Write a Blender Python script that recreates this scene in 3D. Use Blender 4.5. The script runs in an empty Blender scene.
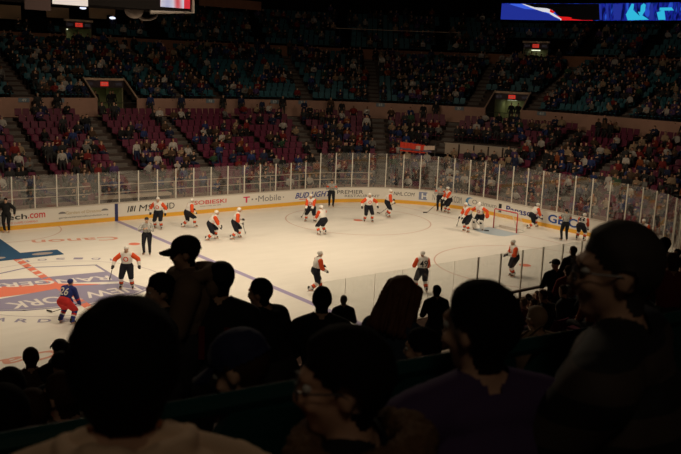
import bpy, bmesh, math, random
import numpy as np
from mathutils import Vector, Matrix, Euler
rnd = random.Random(7)
sc = bpy.context.scene
COL = sc.collection
R = math.radians
PI = math.pi

# ------------------------------------------------------------------ camera
W, H = 681, 454
CP = (-11.338, -32.8146, 9.5368); YAW, PIT, ROL, F = 0.90585, -0.193635, 0.039364, 826.32
_fw = np.array([math.cos(YAW)*math.cos(PIT), math.sin(YAW)*math.cos(PIT), math.sin(PIT)])
_rt = np.array([math.sin(YAW), -math.cos(YAW), 0.0]); _up = np.cross(_rt, _fw)
_c, _s = math.cos(ROL), math.sin(ROL)
RT = _rt*_c+_up*_s; UP = -_rt*_s+_up*_c; FW = _fw; C0 = np.array(CP)
def at(u, v, z=0.0):                       # point of the place at height z seen at photo pixel (u, v)
    d = FW*F+RT*(u-W/2)-UP*(v-H/2); t = (z-C0[2])/d[2]; q = C0+t*d
    return Vector(q)
def at_y(u, v, y):
    d = FW*F+RT*(u-W/2)-UP*(v-H/2); t = (y-C0[1])/d[1]
    return Vector(C0+t*d)
def proj(P):
    d = np.array(P)-C0; z = d@FW
    if z < .3: return (-9999, -9999, z)
    return (W/2+F*(d@RT)/z, H/2-F*(d@UP)/z, z)
cam = bpy.data.cameras.new('camera'); co = bpy.data.objects.new('camera', cam); COL.objects.link(co)
m = Matrix((RT, UP, -FW)).transposed().to_4x4(); m.translation = Vector(CP); co.matrix_world = m
cam.sensor_width = 36; cam.lens = F*36/W; cam.clip_start = .05; cam.clip_end = 400
sc.camera = co
cam.dof.use_dof = True; cam.dof.focus_distance = 42; cam.dof.aperture_fstop = 5.0
sc.view_settings.view_transform = 'Standard'; sc.view_settings.look = 'None'
sc.view_settings.gamma = 1; sc.view_settings.exposure = 0; sc.view_settings.use_curve_mapping = False

# ------------------------------------------------------------------ materials
MATS = {}
def mat(name, col, rough=.8, emit=0, metal=0, noise=0, nscale=8, spec=.3):
    if name in MATS: return MATS[name]
    m = bpy.data.materials.new(name); m.use_nodes = True; nt = m.node_tree; b = nt.nodes['Principled BSDF']
    c = (*col, 1)
    b.inputs['Base Color'].default_value = c; b.inputs['Roughness'].default_value = rough
    b.inputs['Metallic'].default_value = metal; b.inputs['Specular IOR Level'].default_value = spec
    if emit:
        b.inputs['Emission Color'].default_value = c; b.inputs['Emission Strength'].default_value = emit
        b.inputs['Base Color'].default_value = (0, 0, 0, 1)
    if noise:
        t = nt.nodes.new('ShaderNodeTexCoord'); n = nt.nodes.new('ShaderNodeTexNoise'); r = nt.nodes.new('ShaderNodeMix')
        r.data_type = 'RGBA'; n.inputs['Scale'].default_value = nscale; n.inputs['Detail'].default_value = 4
        nt.links.new(t.outputs['Object'], n.inputs['Vector']); nt.links.new(n.outputs['Fac'], r.inputs['Factor'])
        r.inputs['A'].default_value = tuple(max(0, x*(1-noise)) for x in col)+(1,); r.inputs['B'].default_value = tuple(min(1, x*(1+noise)) for x in col)+(1,)
        nt.links.new(r.outputs['Result'], b.inputs['Base Color'])
    MATS[name] = m
    return m
def stripe_mat(name, c1, c2, scale, axis='X'):
    m = bpy.data.materials.new(name); m.use_nodes = True; nt = m.node_tree; b = nt.nodes['Principled BSDF']
    t = nt.nodes.new('ShaderNodeTexCoord'); w = nt.nodes.new('ShaderNodeTexWave'); w.bands_direction = axis
    w.inputs['Scale'].default_value = scale; cr = nt.nodes.new('ShaderNodeValToRGB'); cr.color_ramp.interpolation = 'CONSTANT'
    cr.color_ramp.elements[0].color = (*c1, 1); cr.color_ramp.elements[1].color = (*c2, 1); cr.color_ramp.elements[1].position = .5
    nt.links.new(t.outputs['Object'], w.inputs['Vector']); nt.links.new(w.outputs['Fac'], cr.inputs['Fac'])
    nt.links.new(cr.outputs['Color'], b.inputs['Base Color']); b.inputs['Roughness'].default_value = .8
    MATS[name] = m; return m
def glass_mat():
    m = bpy.data.materials.new('rink_glass'); m.use_nodes = True; nt = m.node_tree
    for n in list(nt.nodes): nt.nodes.remove(n)
    o = nt.nodes.new('ShaderNodeOutputMaterial'); mx = nt.nodes.new('ShaderNodeMixShader'); tr = nt.nodes.new('ShaderNodeBsdfTransparent')
    gl = nt.nodes.new('ShaderNodeBsdfGlossy'); ge = nt.nodes.new('ShaderNodeNewGeometry'); dt = nt.nodes.new('ShaderNodeVectorMath'); dt.operation = 'DOT_PRODUCT'; ab = nt.nodes.new('ShaderNodeMath'); ab.operation = 'ABSOLUTE'
    om = nt.nodes.new('ShaderNodeMath'); om.operation = 'SUBTRACT'; om.inputs[0].default_value = 1; pw = nt.nodes.new('ShaderNodeMath'); pw.operation = 'POWER'; pw.inputs[1].default_value = 5
    mt = nt.nodes.new('ShaderNodeMath')
    df = nt.nodes.new('ShaderNodeBsdfDiffuse'); m2 = nt.nodes.new('ShaderNodeMixShader'); m2.inputs[0].default_value = .035
    df.inputs['Color'].default_value = (.8, .8, .8, 1)
    tr.inputs['Color'].default_value = (.93, .95, .94, 1); gl.inputs['Roughness'].default_value = .03; gl.inputs['Color'].default_value = (1, 1, 1, 1)
    mt.operation = 'MULTIPLY_ADD'; mt.inputs[1].default_value = .92; mt.inputs[2].default_value = .09
    nt.links.new(ge.outputs['Normal'], dt.inputs[0]); nt.links.new(ge.outputs['Incoming'], dt.inputs[1]); nt.links.new(dt.outputs['Value'], ab.inputs[0]); nt.links.new(ab.outputs[0], om.inputs[1]); nt.links.new(om.outputs[0], pw.inputs[0]); nt.links.new(pw.outputs[0], mt.inputs[0]); nt.links.new(mt.outputs[0], mx.inputs[0]); nt.links.new(tr.outputs[0], m2.inputs[1]); nt.links.new(df.outputs[0], m2.inputs[2])
    nt.links.new(m2.outputs[0], mx.inputs[1]); nt.links.new(gl.outputs[0], mx.inputs[2]); nt.links.new(mx.outputs[0], o.inputs[0])
    return m
GLASS = glass_mat()
def ice_mat():
    m = mat('ice', (.82, .81, .78), .32, spec=.35); nt = m.node_tree; b = nt.nodes['Principled BSDF']
    t = nt.nodes.new('ShaderNodeTexCoord'); n = nt.nodes.new('ShaderNodeTexNoise'); n.inputs['Scale'].default_value = .9; n.inputs['Detail'].default_value = 8
    mp = nt.nodes.new('ShaderNodeMapping'); mp.inputs['Scale'].default_value = (.5, 2.2, 1); mp.inputs['Rotation'].default_value = (0, 0, .4)
    r = nt.nodes.new('ShaderNodeMix'); r.data_type = 'RGBA'; r.inputs['A'].default_value = (.74, .735, .70, 1); r.inputs['B'].default_value = (.88, .87, .84, 1)
    nt.links.new(t.outputs['Object'], mp.inputs[0]); nt.links.new(mp.outputs[0], n.inputs['Vector']); nt.links.new(n.outputs['Fac'], r.inputs['Factor']); nt.links.new(r.outputs['Result'], b.inputs['Base Color'])
    return m
M_ICE = ice_mat()
M_BOARD = mat('board_white', (.74, .72, .68), .45)
M_KICK = mat('kick_yellow', (.78, .42, .05), .5)
M_RAILTOP = mat('board_cap', (.55, .5, .45), .4)
M_POST = mat('aluminium_post', (.75, .72, .66), .45)
M_BLUE = mat('paint_blue', (.045, .06, .32), .6); M_RED = mat('paint_red', (.62, .05, .05), .6); M_BLACK = mat('paint_black', (.015, .015, .018), .6)
M_GREY = mat('paint_grey', (.2, .2, .21), .6); M_MAG = mat('paint_magenta', (.62, .03, .1), .6); M_WHITE = mat('paint_white', (.8, .8, .78), .6)
I_BLUE = mat('ice_paint_blue', (.27, .26, .40), .4); I_RED = mat('ice_paint_red', (.72, .2, .13), .4); I_DRED = mat('ice_paint_faded_red', (.70, .33, .25), .4)
I_LINE = mat('ice_line_grey', (.48, .44, .50), .4); I_CIRC = mat('ice_circle_red', (.62, .44, .4), .4); I_CREASE = mat('ice_crease_blue', (.42, .52, .62), .4); I_BLUEL = mat('ice_blue_line', (.34, .31, .52), .4)
M_CARPET = mat('blue_carpet', (.02, .075, .17), .9)
M_MAROON = mat('seat_maroon', (.12, .013, .044), .5); M_MAROON2 = mat('seat_maroon_dark', (.09, .02, .035), .7)
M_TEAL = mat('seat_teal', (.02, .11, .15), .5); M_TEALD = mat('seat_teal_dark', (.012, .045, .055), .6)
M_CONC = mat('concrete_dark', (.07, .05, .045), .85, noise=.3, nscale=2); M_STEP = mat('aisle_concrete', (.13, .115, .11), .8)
M_NOSE = mat('step_nosing', (.3, .26, .22), .7)
M_WALLP = mat('concourse_wall', (.46, .27, .21), .8, noise=.15, nscale=1.5); M_WALLP2 = mat('upper_wall', (.34, .16, .10), .85, noise=.2, nscale=1.5)
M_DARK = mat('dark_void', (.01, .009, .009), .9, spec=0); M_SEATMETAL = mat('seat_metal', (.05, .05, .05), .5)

# ------------------------------------------------------------------ basic builders
def props(o, label=None, cat=None, group=None, kind=None):
    if label: o['label'] = label
    if cat: o['category'] = cat
    if group: o['group'] = group
    if kind: o['kind'] = kind
    return o
def empty(name, loc=(0, 0, 0), rz=0, **k):
    o = bpy.data.objects.new(name, None); COL.objects.link(o); o.location = loc; o.rotation_euler = (0, 0, rz); o.empty_display_size = .2
    return props(o, **k)
def mesh_obj(name, me, parent=None, loc=None, rz=0):
    o = bpy.data.objects.new(name, me); COL.objects.link(o)
    if parent: o.parent = parent
    if loc is not None: o.location = loc
    if rz: o.rotation_euler = (0, 0, rz)
    return o
def smooth(me):
    me.polygons.foreach_set('use_smooth', [True]*len(me.polygons))
class MB:
    def __init__(s): s.v = []; s.f = []; s.mi = []
    def add(s, vs, fs, mi=0):
        n = len(s.v); s.v += [tuple(v) for v in vs]; s.f += [tuple(i+n for i in f) for f in fs]; s.mi += [mi]*len(fs); return s
    def box(s, c, d, mi=0, M=None, rz=0):
        x, y, z = d[0]/2, d[1]/2, d[2]/2; vs = [Vector((a*x, b*y, e*z)) for a in (-1, 1) for b in (-1, 1) for e in (-1, 1)]
        if rz: q = Matrix.Rotation(rz, 3, 'Z'); vs = [q@v for v in vs]
        vs = [v+Vector(c) for v in vs]
        if M: vs = [M@v for v in vs]
        return s.add(vs, [(0, 1, 3, 2), (4, 6, 7, 5), (0, 4, 5, 1), (2, 3, 7, 6), (0, 2, 6, 4), (1, 5, 7, 3)], mi)
    def tube(s, pts, r, n=8, mi=0, closed=False):
        pts = [Vector(p) for p in pts]; rs = r if isinstance(r, (list, tuple)) else [r]*len(pts); vs = []; up = Vector((0, 0, 1)); N = len(pts)
        for i, p in enumerate(pts):
            a = pts[(i-1) % N] if (i or closed) else p; b = pts[(i+1) % N] if (i < N-1 or closed) else p
            t = (b-a).normalized(); u = t.cross(up)
            if u.length < .05: u = t.cross(Vector((1, 0, 0)))
            u.normalize(); w = t.cross(u)
            vs += [p+(u*math.cos(2*PI*k/n)+w*math.sin(2*PI*k/n))*rs[i] for k in range(n)]
        fs = []
        for i in range(N if closed else N-1):
            j = (i+1) % N
            fs += [(i*n+k, i*n+(k+1) % n, j*n+(k+1) % n, j*n+k) for k in range(n)]
        if not closed: fs += [tuple(range(n))[::-1], tuple((N-1)*n+k for k in range(n))]
        return s.add(vs, fs, mi)
    def ell(s, c, r, M=None, nu=12, nv=8, mi=0):
        vs = []; fs = []
        for j in range(nv+1):
            th = PI*j/nv
            for i in range(nu):
                ph = 2*PI*i/nu; v = Vector((r[0]*math.sin(th)*math.cos(ph), r[1]*math.sin(th)*math.sin(ph), r[2]*math.cos(th)))
                if M: v = M@v
                vs.append(v+Vector(c))
        for j in range(nv):
            for i in range(nu): fs.append((j*nu+i, (j+1)*nu+i, (j+1)*nu+(i+1) % nu, j*nu+(i+1) % nu))
        return s.add(vs, fs, mi)
    def mesh(s, name, mats, sm=False):
        me = bpy.data.meshes.new(name); me.from_pydata(s.v, [], s.f)
        for m in (mats if isinstance(mats, (list, tuple)) else [mats]): me.materials.append(m)
        me.polygons.foreach_set('material_index', s.mi)
        if sm: smooth(me)
        me.update(); return me
    def build(s, name, mats, parent=None, loc=None, rz=0, sm=False):
        return mesh_obj(name, s.mesh(name, mats, sm), parent, loc, rz)

# ------------------------------------------------------------------ rink outline (s runs along the boards)
X0 = -14.0; RR = 8.53; LA = 21.95-X0; AR = RR*PI/2; EN = 8.84
STOT = LA+AR+EN+AR+LA
def base(s):
    if s < LA: return Vector((X0+s, 12.95)), Vector((0, 1))
    s -= LA
    if s < AR: a = s/RR; n = Vector((math.sin(a), math.cos(a))); return Vector((21.95, 4.42))+n*RR, n
    s -= AR
    if s < EN: return Vector((30.48, 4.42-s)), Vector((1, 0))
    s -= EN
    if s < AR: a = s/RR; n = Vector((math.cos(a), -math.sin(a))); return Vector((21.95, -4.42))+n*RR, n
    s -= AR
    return Vector((21.95-s, -12.95)), Vector((0, -1))
def stretch(s, d):
    return (RR+d)/RR if (LA <= s < LA+AR or LA+AR+EN <= s < LA+2*AR+EN) else 1.0
def rp(s, d, z):
    p, n = base(s); q = p+n*d; return Vector((q.x, q.y, z))
def s_of_px(u, d, z, lo=0, hi=None):
    best = None; hi = hi or LA+AR+EN+3
    for i in range(int((hi-lo)/.05)):
        s = lo+i*.05; e = abs(proj(rp(s, d, z))[0]-u)
        if best is None or e < best[0]: best = (e, s)
    return best[1]
def samples(s0, s1):
    out = [s0]; s = s0
    while s < s1-1e-6:
        curved = LA-.01 <= s < LA+AR-.01 or LA+AR+EN-.01 <= s < LA+2*AR+EN-.01
        nx = s+(.6 if curved else 3.0)
        for b in (LA, LA+AR, LA+AR+EN, LA+2*AR+EN):
            if s < b-1e-6 < nx: nx = b
        s = min(nx, s1); out.append(s)
    return out
def ribbon(mb, s0, s1, section, mi=0, close=True):       # sweep a (d, z) section along the boards
    ss = samples(s0, s1); n = len(section); vs = [rp(s, d, z) for s in ss for d, z in section]; fs = []
    rng = range(n) if close else range(n-1)
    for i in range(len(ss)-1):
        for k in rng: a = i*n+k; b = i*n+(k+1) % n; fs.append((a, b, b+n, a+n))
    if close: fs += [tuple(range(n)), tuple((len(ss)-1)*n+k for k in range(n))[::-1]]
    mb.add(vs, fs, mi)

# ------------------------------------------------------------------ text
def text_verts(txt, bold=0, shear=0, spacing=1.0):
    cu = bpy.data.curves.new('lettering', 'FONT'); cu.body = txt; cu.offset = 0 if 'M' in txt else bold*.4; cu.shear = shear; cu.space_character = spacing; cu.resolution_u = 3
    o = bpy.data.objects.new('lettering', cu); COL.objects.link(o)
    dg = bpy.context.evaluated_depsgraph_get(); me = bpy.data.meshes.new_from_object(o.evaluated_get(dg))
    vs = [v.co.copy() for v in me.vertices]; fs = [tuple(p.vertices) for p in me.polygons]
    bpy.data.objects.remove(o); bpy.data.curves.remove(cu); bpy.data.meshes.remove(me)
    x0 = min(v.x for v in vs); x1 = max(v.x for v in vs); y0 = min(v.y for v in vs); y1 = max(v.y for v in vs)
    return [((v.x-x0)/(x1-x0), (v.y-y0)/(y1-y0)) for v in vs], fs
def plan_text(name, txt, O, X, Y, m, parent, bold=.03, z=.004, **k):
    vs, fs = text_verts(txt, bold, **k); O = Vector(O); X = Vector(X); Y = Vector(Y)
    mb = MB(); mb.add([(*(O+X*a+Y*b), z) for a, b in vs], fs); return mb.build(name, m, parent)
def face_text(name, txt, O, X, Y, m, parent, bold=.03, **k):
    vs, fs = text_verts(txt, bold, **k); O = Vector(O); X = Vector(X); Y = Vector(Y)
    mb = MB(); mb.add([O+X*a+Y*b for a, b in vs], fs); return mb.build(name, m, parent)

# ================================================================== ICE
mb = MB(); ss = samples(0, STOT)
rim = [rp(s, .02, 0) for s in ss]; mb.add(rim, [tuple(range(len(rim)))[::-1]]); mb.v += []
fl = mb.build('floor_ice', M_ICE); props(fl, label='cream white ice sheet with rounded corners', kind='structure')
def poly(name, pts, m, z=.004, parent=fl):
    mb = MB(); mb.add([(p[0], p[1], z) for p in pts], [tuple(range(len(pts)))]); return mb.build(name, m, parent)
def ring(name, c, r, w, m, a0=0, a1=2*PI, z=.005):
    mb = MB(); n = 72; vs = []
    for i in range(n+1):
        a = a0+(a1-a0)*i/n; vs += [(c[0]+math.cos(a)*(r-w/2), c[1]+math.sin(a)*(r-w/2), z), (c[0]+math.cos(a)*(r+w/2), c[1]+math.sin(a)*(r+w/2), z)]
    mb.add(vs, [(2*i, 2*i+1, 2*i+3, 2*i+2) for i in range(n)]); return mb.build(name, m, fl)
def disc(name, c, r, m, z=.006):
    return poly(name, [(c[0]+r*math.cos(2*PI*i/32), c[1]+r*math.sin(2*PI*i/32)) for i in range(32)], m, z)
def rect(name, x0, x1, y0, y1, m, z=.004): return poly(name, [(x0, y0), (x1, y0), (x1, y1), (x0, y1)], m, z)
for sx in (1, -1): rect('blue_line', sx*7.77-.15, sx*7.77+.15, -12.93, 12.93, I_BLUEL)
rect('goal_line', 27.10, 27.16, -11.2, 11.2, I_CIRC)
for y in (6.7, -6.7): ring('face_off_circle', (21.03, y), 4.55, .07, I_CIRC); disc('face_off_spot', (21.03, y), .3, I_RED)
for y in (6.7, -6.7): disc('face_off_spot', (6.1, y), .3, I_RED)
ring('referee_crease', (1.25, 12.95), 3.05, .06, I_CIRC, PI, 2*PI)
# centre red line: red blocks between two thin edges
mb = MB()
y = -12.9
while y < 12.8:
    mb.add([(-.15, y, .007), (.15, y+.14, .007), (.15, y+.62, .007), (-.15, y+.48, .007)], [(0, 1, 2, 3)]); y += .72
for x in (-.17, .15): mb.add([(x, -12.9, .007), (x+.03, -12.9, .007), (x+.03, 12.9, .007), (x, 12.9, .007)], [(0, 1, 2, 3)])
mb.build('centre_line', I_RED, fl)
# crease
mb = MB(); cp = [(27.1-1.37*0, 1.22)]
cp = [(27.09, 1.22)]+[(27.09-1.83*math.cos(a), 1.22*math.sin(a)/math.sin(.72)) for a in [(.72-1.44*i/16) for i in range(17)]]+[(27.09, -1.22)]
mb.add([(a, b, .006) for a, b in cp], [tuple(range(len(cp)))]); mb.build('goal_crease', I_CREASE, fl)
# centre circle, ring wording and shield
CC = (.2, .7)
ring('centre_circle', CC, 4.35, .05, I_LINE)
def ring_letters(txt, a_start, step, upright_sign, r, h, w):
    for ch in txt:
        if ch != ' ':
            a = a_start; c = Vector((CC[0]+r*math.cos(a), CC[1]+r*math.sin(a)))
            out = Vector((math.cos(a), math.sin(a))); tan = Vector((-math.sin(a), math.cos(a)))
            Y = -out; X = tan if True else -tan         # tops of the letters point to the centre
            X = Vector((Y.y, -Y.x))
            plan_text('ring_lettering', ch, c-X*w/2-Y*h/2, X*w, Y*h, I_BLUE, fl, bold=.04, z=.006)
        a_start += step
ring_letters('MADISON SQUARE', R(33), R(9.6), 1, 4.85, .36, .42)
ring_letters('GARDEN', R(216), R(9.2), 1, 4.85, .42, .46)
def pxpoly(name, pts, m, z): return poly(name, [at(u, v).xy for u, v in pts], m, z)
def outline(name, pts, w, m, z):
    mb = MB(); P = [Vector(p) for p in pts]; N = len(P)
    for i in range(N):
        a, b = P[i], P[(i+1) % N]; d = (b-a).normalized(); n = Vector((-d.y, d.x))*w/2; a = a-d*w/2; b = b+d*w/2
        mb.add([(*(a-n), z), (*(b-n), z), (*(b+n), z), (*(a+n), z)], [(0, 1, 2, 3)])
    return mb.build(name, m, fl)
sh = [(-2.75, 3.35), (-.1, 4.35), (2.72, 3.38), (2.62, 0), (3.1, -1.55), (2.3, -2.05), (.1, -2.55), (-2.2, -2.05), (-3.1, -1.55), (-2.7, 0)]
outline('shield_outline', sh, .13, I_BLUE, .0065)
poly('shield_red_field', [(-2.55, .15), (1.7, .1), (-.1, 1.2), (-2.5, 1.95)], I_RED, .0055)
poly('shield_name_band', [(-2.6, 1.85), (-.15, 1.25), (2.55, .1), (2.62, 1.1), (2.62, 2.0), (-.1, 2.35), (-2.6, 3.1)], I_BLUE, .0060)
poly('shield_city_band', [(-2.62, -.1), (-.2, .3), (.1, .55), (2.6, -.25), (3.0, -1.5), (2.2, -1.95), (.1, -2.4), (-2.1, -1.95), (-3.0, -1.5)], I_BLUE, .0060)
I_LET = mat('ice_letter_white', (.72, .70, .70), .4)
plan_text('shield_lettering', 'NEW YORK', (2.75, -.75), (-5.3, -.0), (0, -.95), I_LET, fl, bold=.04, z=.008)
plan_text('shield_lettering', 'RANGERS', (2.45, 1.3), (-4.8, 1.0), (-.1, -.75), I_LET, fl, bold=.04, z=.008)
plan_text('ice_lettering', 'Canon', (6.05, 8.85), (-4.2, 1.05), (-.2, -.85), I_DRED, fl, bold=.03, z=.006)
plan_text('ice_lettering', 'Canon', (-2.55, -6.75), (-4.6, -.35), (-.1, -.75), I_DRED, fl, bold=.05, z=.006)

# carpet
ct = MB()
def slab(mb, pts, z0, z1, mi=0):
    n = len(pts); mb.add([(*p, z0) for p in pts]+[(*p, z1) for p in pts], [tuple(range(n))[::-1], tuple(range(n, 2*n))]+[(i, (i+1) % n, n+(i+1) % n, n+i) for i in range(n)], mi)
slab(ct, [(-2.2, 12.85), (-2.0, 7.3), (-3.6, 7.3), (-3.6, 6.15), (2.2, 6.1), (2.25, 7.2), (.5, 7.3), (.62, 12.85)], .009, .02)
cp_ = empty('carpet_runner', (0, 9, 0), label='blue T shaped carpet runner laid on the ice by the far boards', cat='carpet')
o = ct.build('carpet', M_CARPET, cp_); o.location = (0, -9, 0)
mb = MB()
for cx, cy, rx, ry in [(1.35, 6.65, .5, .26), (-.9, 6.7, .55, .26), (-.5, 8.6, .35, .6)]:
    mb.add([(cx+rx*math.cos(2*PI*i/20), cy-9+ry*math.sin(2*PI*i/20), .023) for i in range(20)], [tuple(range(20))])
mb.build('emblem', mat('carpet_emblem', (.33, .29, .28), .8), cp_)

# ================================================================== BOARDS + ADS
bd = empty('dasher_boards', (0, 0, 0), label='white dasher boards with yellow kick strip and adverts ringing the ice', cat='boards')
mb = MB(); ribbon(mb, 0, STOT, [(0, .02), (0, 1.04), (.12, 1.04), (.12, .02)]); mb.build('board_wall', M_BOARD, bd)
mb = MB(); ribbon(mb, 0, STOT, [(-.012, .0), (-.012, .24), (.0, .24), (0, 0)]); mb.build('kick_strip', M_KICK, bd)
mb = MB(); ribbon(mb, 0, STOT, [(-.03, 1.04), (-.03, 1.09), (.15, 1.09), (.15, 1.04)]); mb.build('cap_rail', M_RAILTOP, bd)
def bpx(u, z=.65): return s_of_px(u, 0, z)
def board_text(txt, u0, u1, z0, z1, m, bold=.02, **k):
    s0, s1 = bpx(u0), bpx(u1); vs, fs = text_verts(txt, bold, **k)
    mb = MB(); mb.add([rp(s0+(s1-s0)*a, -.012, z0+(z1-z0)*b) for a, b in vs], fs); return mb.build('advert_lettering', m, bd)
def board_patch(name, u0, u1, z0, z1, m, d=-.004):
    mb = MB(); ribbon(mb, bpx(u0), bpx(u1), [(d, z0), (d, z1)], close=False); return mb.build(name, m, bd)
def board_shape(name, uc, w, pts, m, d=-.006):           # pts in (along, z) metres around the centre
    s = bpx(uc); mb = MB(); mb.add([rp(s+a, d, z) for a, z in pts], [tuple(range(len(pts)))]); return mb.build(name, m, bd)
board_text('LifeTech', -22, 27, .56, .86, M_BLACK, .03); board_text('.com', 28, 45, .56, .84, M_RED, .03)
board_text('AUTO CLAIMS COMPANY', 4, 38, .32, .44, mat('paint_orange_red', (.7, .13, .05), .6), .03)
M_TAN = mat('paint_tan', (.55, .45, .28), .6)
board_text('Garden of Dreams', 66, 101, .62, .8, M_TAN, .0); board_text('gardenofdreamsfoundation.org', 59, 108, .38, .5, M_GREY, .01)
for u in (62, 105): board_shape('advert_emblem', u, 0, [(.22*math.cos(a*PI/6), .68+.12*math.sin(a*PI/6)) for a in range(7)], M_GREY)
board_patch('blue_line_mark', 114.3, 118.2, .0, 1.03, mat('board_blue', (.03, .04, .14), .5), -.015)
board_text('MSG', 138.5, 161, .46, .85, M_BLACK, .03, shear=.15)
for i in range(4): board_shape('advert_emblem', 127.5+i*2.2, 0, [(-.03, .46+.02*i), (.04, .46), (.13, .82), (.06, .84)], M_BLACK)
board_text('HD', 163, 174.5, .48, .85, M_BLACK, .0)
board_text('SOBIESKI', 194, 226.5, .58, .84, M_RED, .03); board_text('polska vodka  est 1846', 200, 221, .42, .5, M_GREY)
board_text('T', 243, 249.5, .46, .86, M_MAG, .06)
for u in (252.5, 256.5): board_shape('advert_emblem', u, 0, [(-.06, .6), (.06, .6), (.06, .7), (-.06, .7)], M_GREY)
board_text('Mobile', 258, 281, .46, .86, M_GREY, .02); board_shape('advert_emblem', 283.5, 0, [(-.04, .6), (.04, .6), (.04, .68), (-.04, .68)], M_GREY)
board_text('BUD LIGHT', 295, 331, .46, .86, mat('paint_navy', (.05, .07, .3), .6), .05, shear=.35)
board_patch('advert_rule', 299, 314, .36, .40, M_RED)
board_text('PREMIER', 337, 363, .6, .86, M_BLACK, .02); board_text('RESTAURANT', 345, 380, .36, .54, M_GREY, .02)
board_text('NHL.COM', 394, 415, .56, .82, M_BLACK, .05, shear=.2)
board_patch('advert_panel', 419, 430, .36, .92, mat('paint_slate', (.22, .26, .42), .6)); board_text('H', 421.5, 427.5, .44, .84, M_WHITE, .06)
board_text('NYRANGERS.COM', 432.5, 462, .42, .86, M_GREY, .04)
M_OPT = mat('paint_light_blue', (.1, .27, .52), .6)
a_ = [R(60+i*20) for i in range(13)]
board_shape('advert_emblem', 470, 0, [(.34*math.cos(a), .64+.3*math.sin(a)) for a in a_]+[(.12+.26*math.cos(a), .64+.24*math.sin(a)) for a in reversed(a_)], M_OPT)
board_text('Optimum', 472.5, 496.5, .42, .82, M_GREY, -.0); board_patch('advert_panel', 498.5, 501.5, .3, .88, M_BLACK)
M_PBL = mat('paint_pblue', (.02, .03, .22), .6)
board_text('Panasonic', 506, 543, .44, .86, M_PBL, .045)
board_text('GEICO', 548, 589, .34, .88, mat('paint_gblue', (.02, .07, .32), .6), .06)
board_text('M&T Bank', 646, 668, .36, .86, mat('paint_gblue', (.02, .07, .32), .6), .05)

# glass panels with posts
PW = 1.22
GL = {}
def panel_label(s):
    if s < 22: return ('clear glass panel with pale post above the far side boards, left half', 'low glass panels above the far side boards')
    if s < LA-3: return ('clear glass panel with pale post above the far side boards, right half', 'low glass panels above the far side boards')
    if s < LA+AR: return ('tall clear glass panel above the curved far corner boards', 'tall glass panels of the far corner')
    if s < LA+AR+EN: return ('tall clear glass panel above the end boards behind the goal', 'tall glass panels behind the goal')
    if s < LA+2*AR+EN: return ('tall clear glass panel above the curved near corner boards', 'glass panels of the near corner')
    return ('low clear glass panel above the near side boards below the dark crowd', 'glass panels above the near side boards')
npan = int(STOT/PW)
S_TALL = s_of_px(314, 0, 2.9)
for i in range(npan):
    s0 = i*PW; s1 = s0+PW; tall = S_TALL < s0 < LA+2*AR+EN-1
    pr = proj(rp(s0, 0, 2)); 
    if not (-40 < pr[0] < 720): continue
    near = s0 >= LA+2*AR+EN-1
    if near and pr[0] < 318: continue
    thin = near and pr[0] < 470
    zt = 3.5 if tall else 2.92
    c = rp(s0, .06, 1.09); lb, gp = panel_label(s0)
    g = empty('glass_panel', c, label=lb, cat='glass panel', group=gp)
    mb = MB(); ribbon(mb, s0+.03, s1-.03, [(.06, 1.09), (.06, zt)], close=False); mb.v = [tuple(Vector(v)-c) for v in mb.v]; mb.build('pane', GLASS, g)
    p, n = base(s0); an = math.atan2(n.y, n.x)
    mb = MB(); mb.box((0, 0, (zt-1.09)/2), (.012, .012, zt-1.09) if thin else (.05, .055, zt-1.09), rz=an); mb.build('support_post', M_POST, g)

# ================================================================== GOAL
gx = empty('hockey_goal', (27.13, 0, 0), label='red framed hockey goal with white net at the far right of the ice', cat='goal')
M_GOAL = mat('goal_red', (.55, .04, .05), .4); M_NET = mat('net_white', (.75, .75, .72), .8)
mb = MB(); mb.tube([(0, .915, .01), (0, .915, 1.16), (0, .87, 1.22), (0, -.87, 1.22), (0, -.915, 1.16), (0, -.915, .01)], .036, 10); mb.build('goal_frame', M_GOAL, gx, sm=True)
mb = MB(); mb.tube([(0, .9, .03), (.45, 1.0, .03), (.95, .75, .03), (1.12, 0, .03), (.95, -.75, .03), (.45, -1.0, .03), (0, -.9, .03)], .03, 8)
mb.tube([(0, .87, 1.2), (.35, .8, 1.2), (.5, 0, 1.2), (.35, -.8, 1.2), (0, -.87, 1.2)], .02, 8); mb.tube([(.5, 0, 1.2), (.62, 0, .9), (1.12, 0, .03)], .02, 8); mb.build('base_frame', M_NET, gx, sm=True)
mb = MB(); top = [(0, .87, 1.2), (.2, .86, 1.2), (.38, .78, 1.2), (.47, .4, 1.2), (.5, 0, 1.2), (.47, -.4, 1.2), (.38, -.78, 1.2), (.2, -.86, 1.2), (0, -.87, 1.2)]
bot = [(0, .9, .04), (.45, 1.0, .04), (.95, .75, .04), (1.07, .4, .04), (1.12, 0, .04), (1.07, -.4, .04), (.95, -.75, .04), (.45, -1.0, .04), (0, -.9, .04)]
def lerp(a, b, t): return Vector(a).lerp(Vector(b), t)
def along(P, t): t = t*(len(P)-1); i = min(int(t), len(P)-2); return lerp(P[i], P[i+1], t-i)
for k in range(33): mb.tube([along(top, k/32), along(bot, k/32)], .004, 4)
for k in range(11): mb.tube([lerp(top[i], bot[i], k/10) for i in range(9)], .004, 4)
for k in range(8): x = .06*k; mb.tube([(x, .85, 1.2), (x, -.85, 1.2)], .004, 4)
mb.build('net', M_NET, gx)
mb = MB(); mb.box((.35, 0, .12), (.04, 1.5, .16)); mb.build('skirt', mat('net_skirt', (.6, .55, .5), .8), gx)

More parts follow.
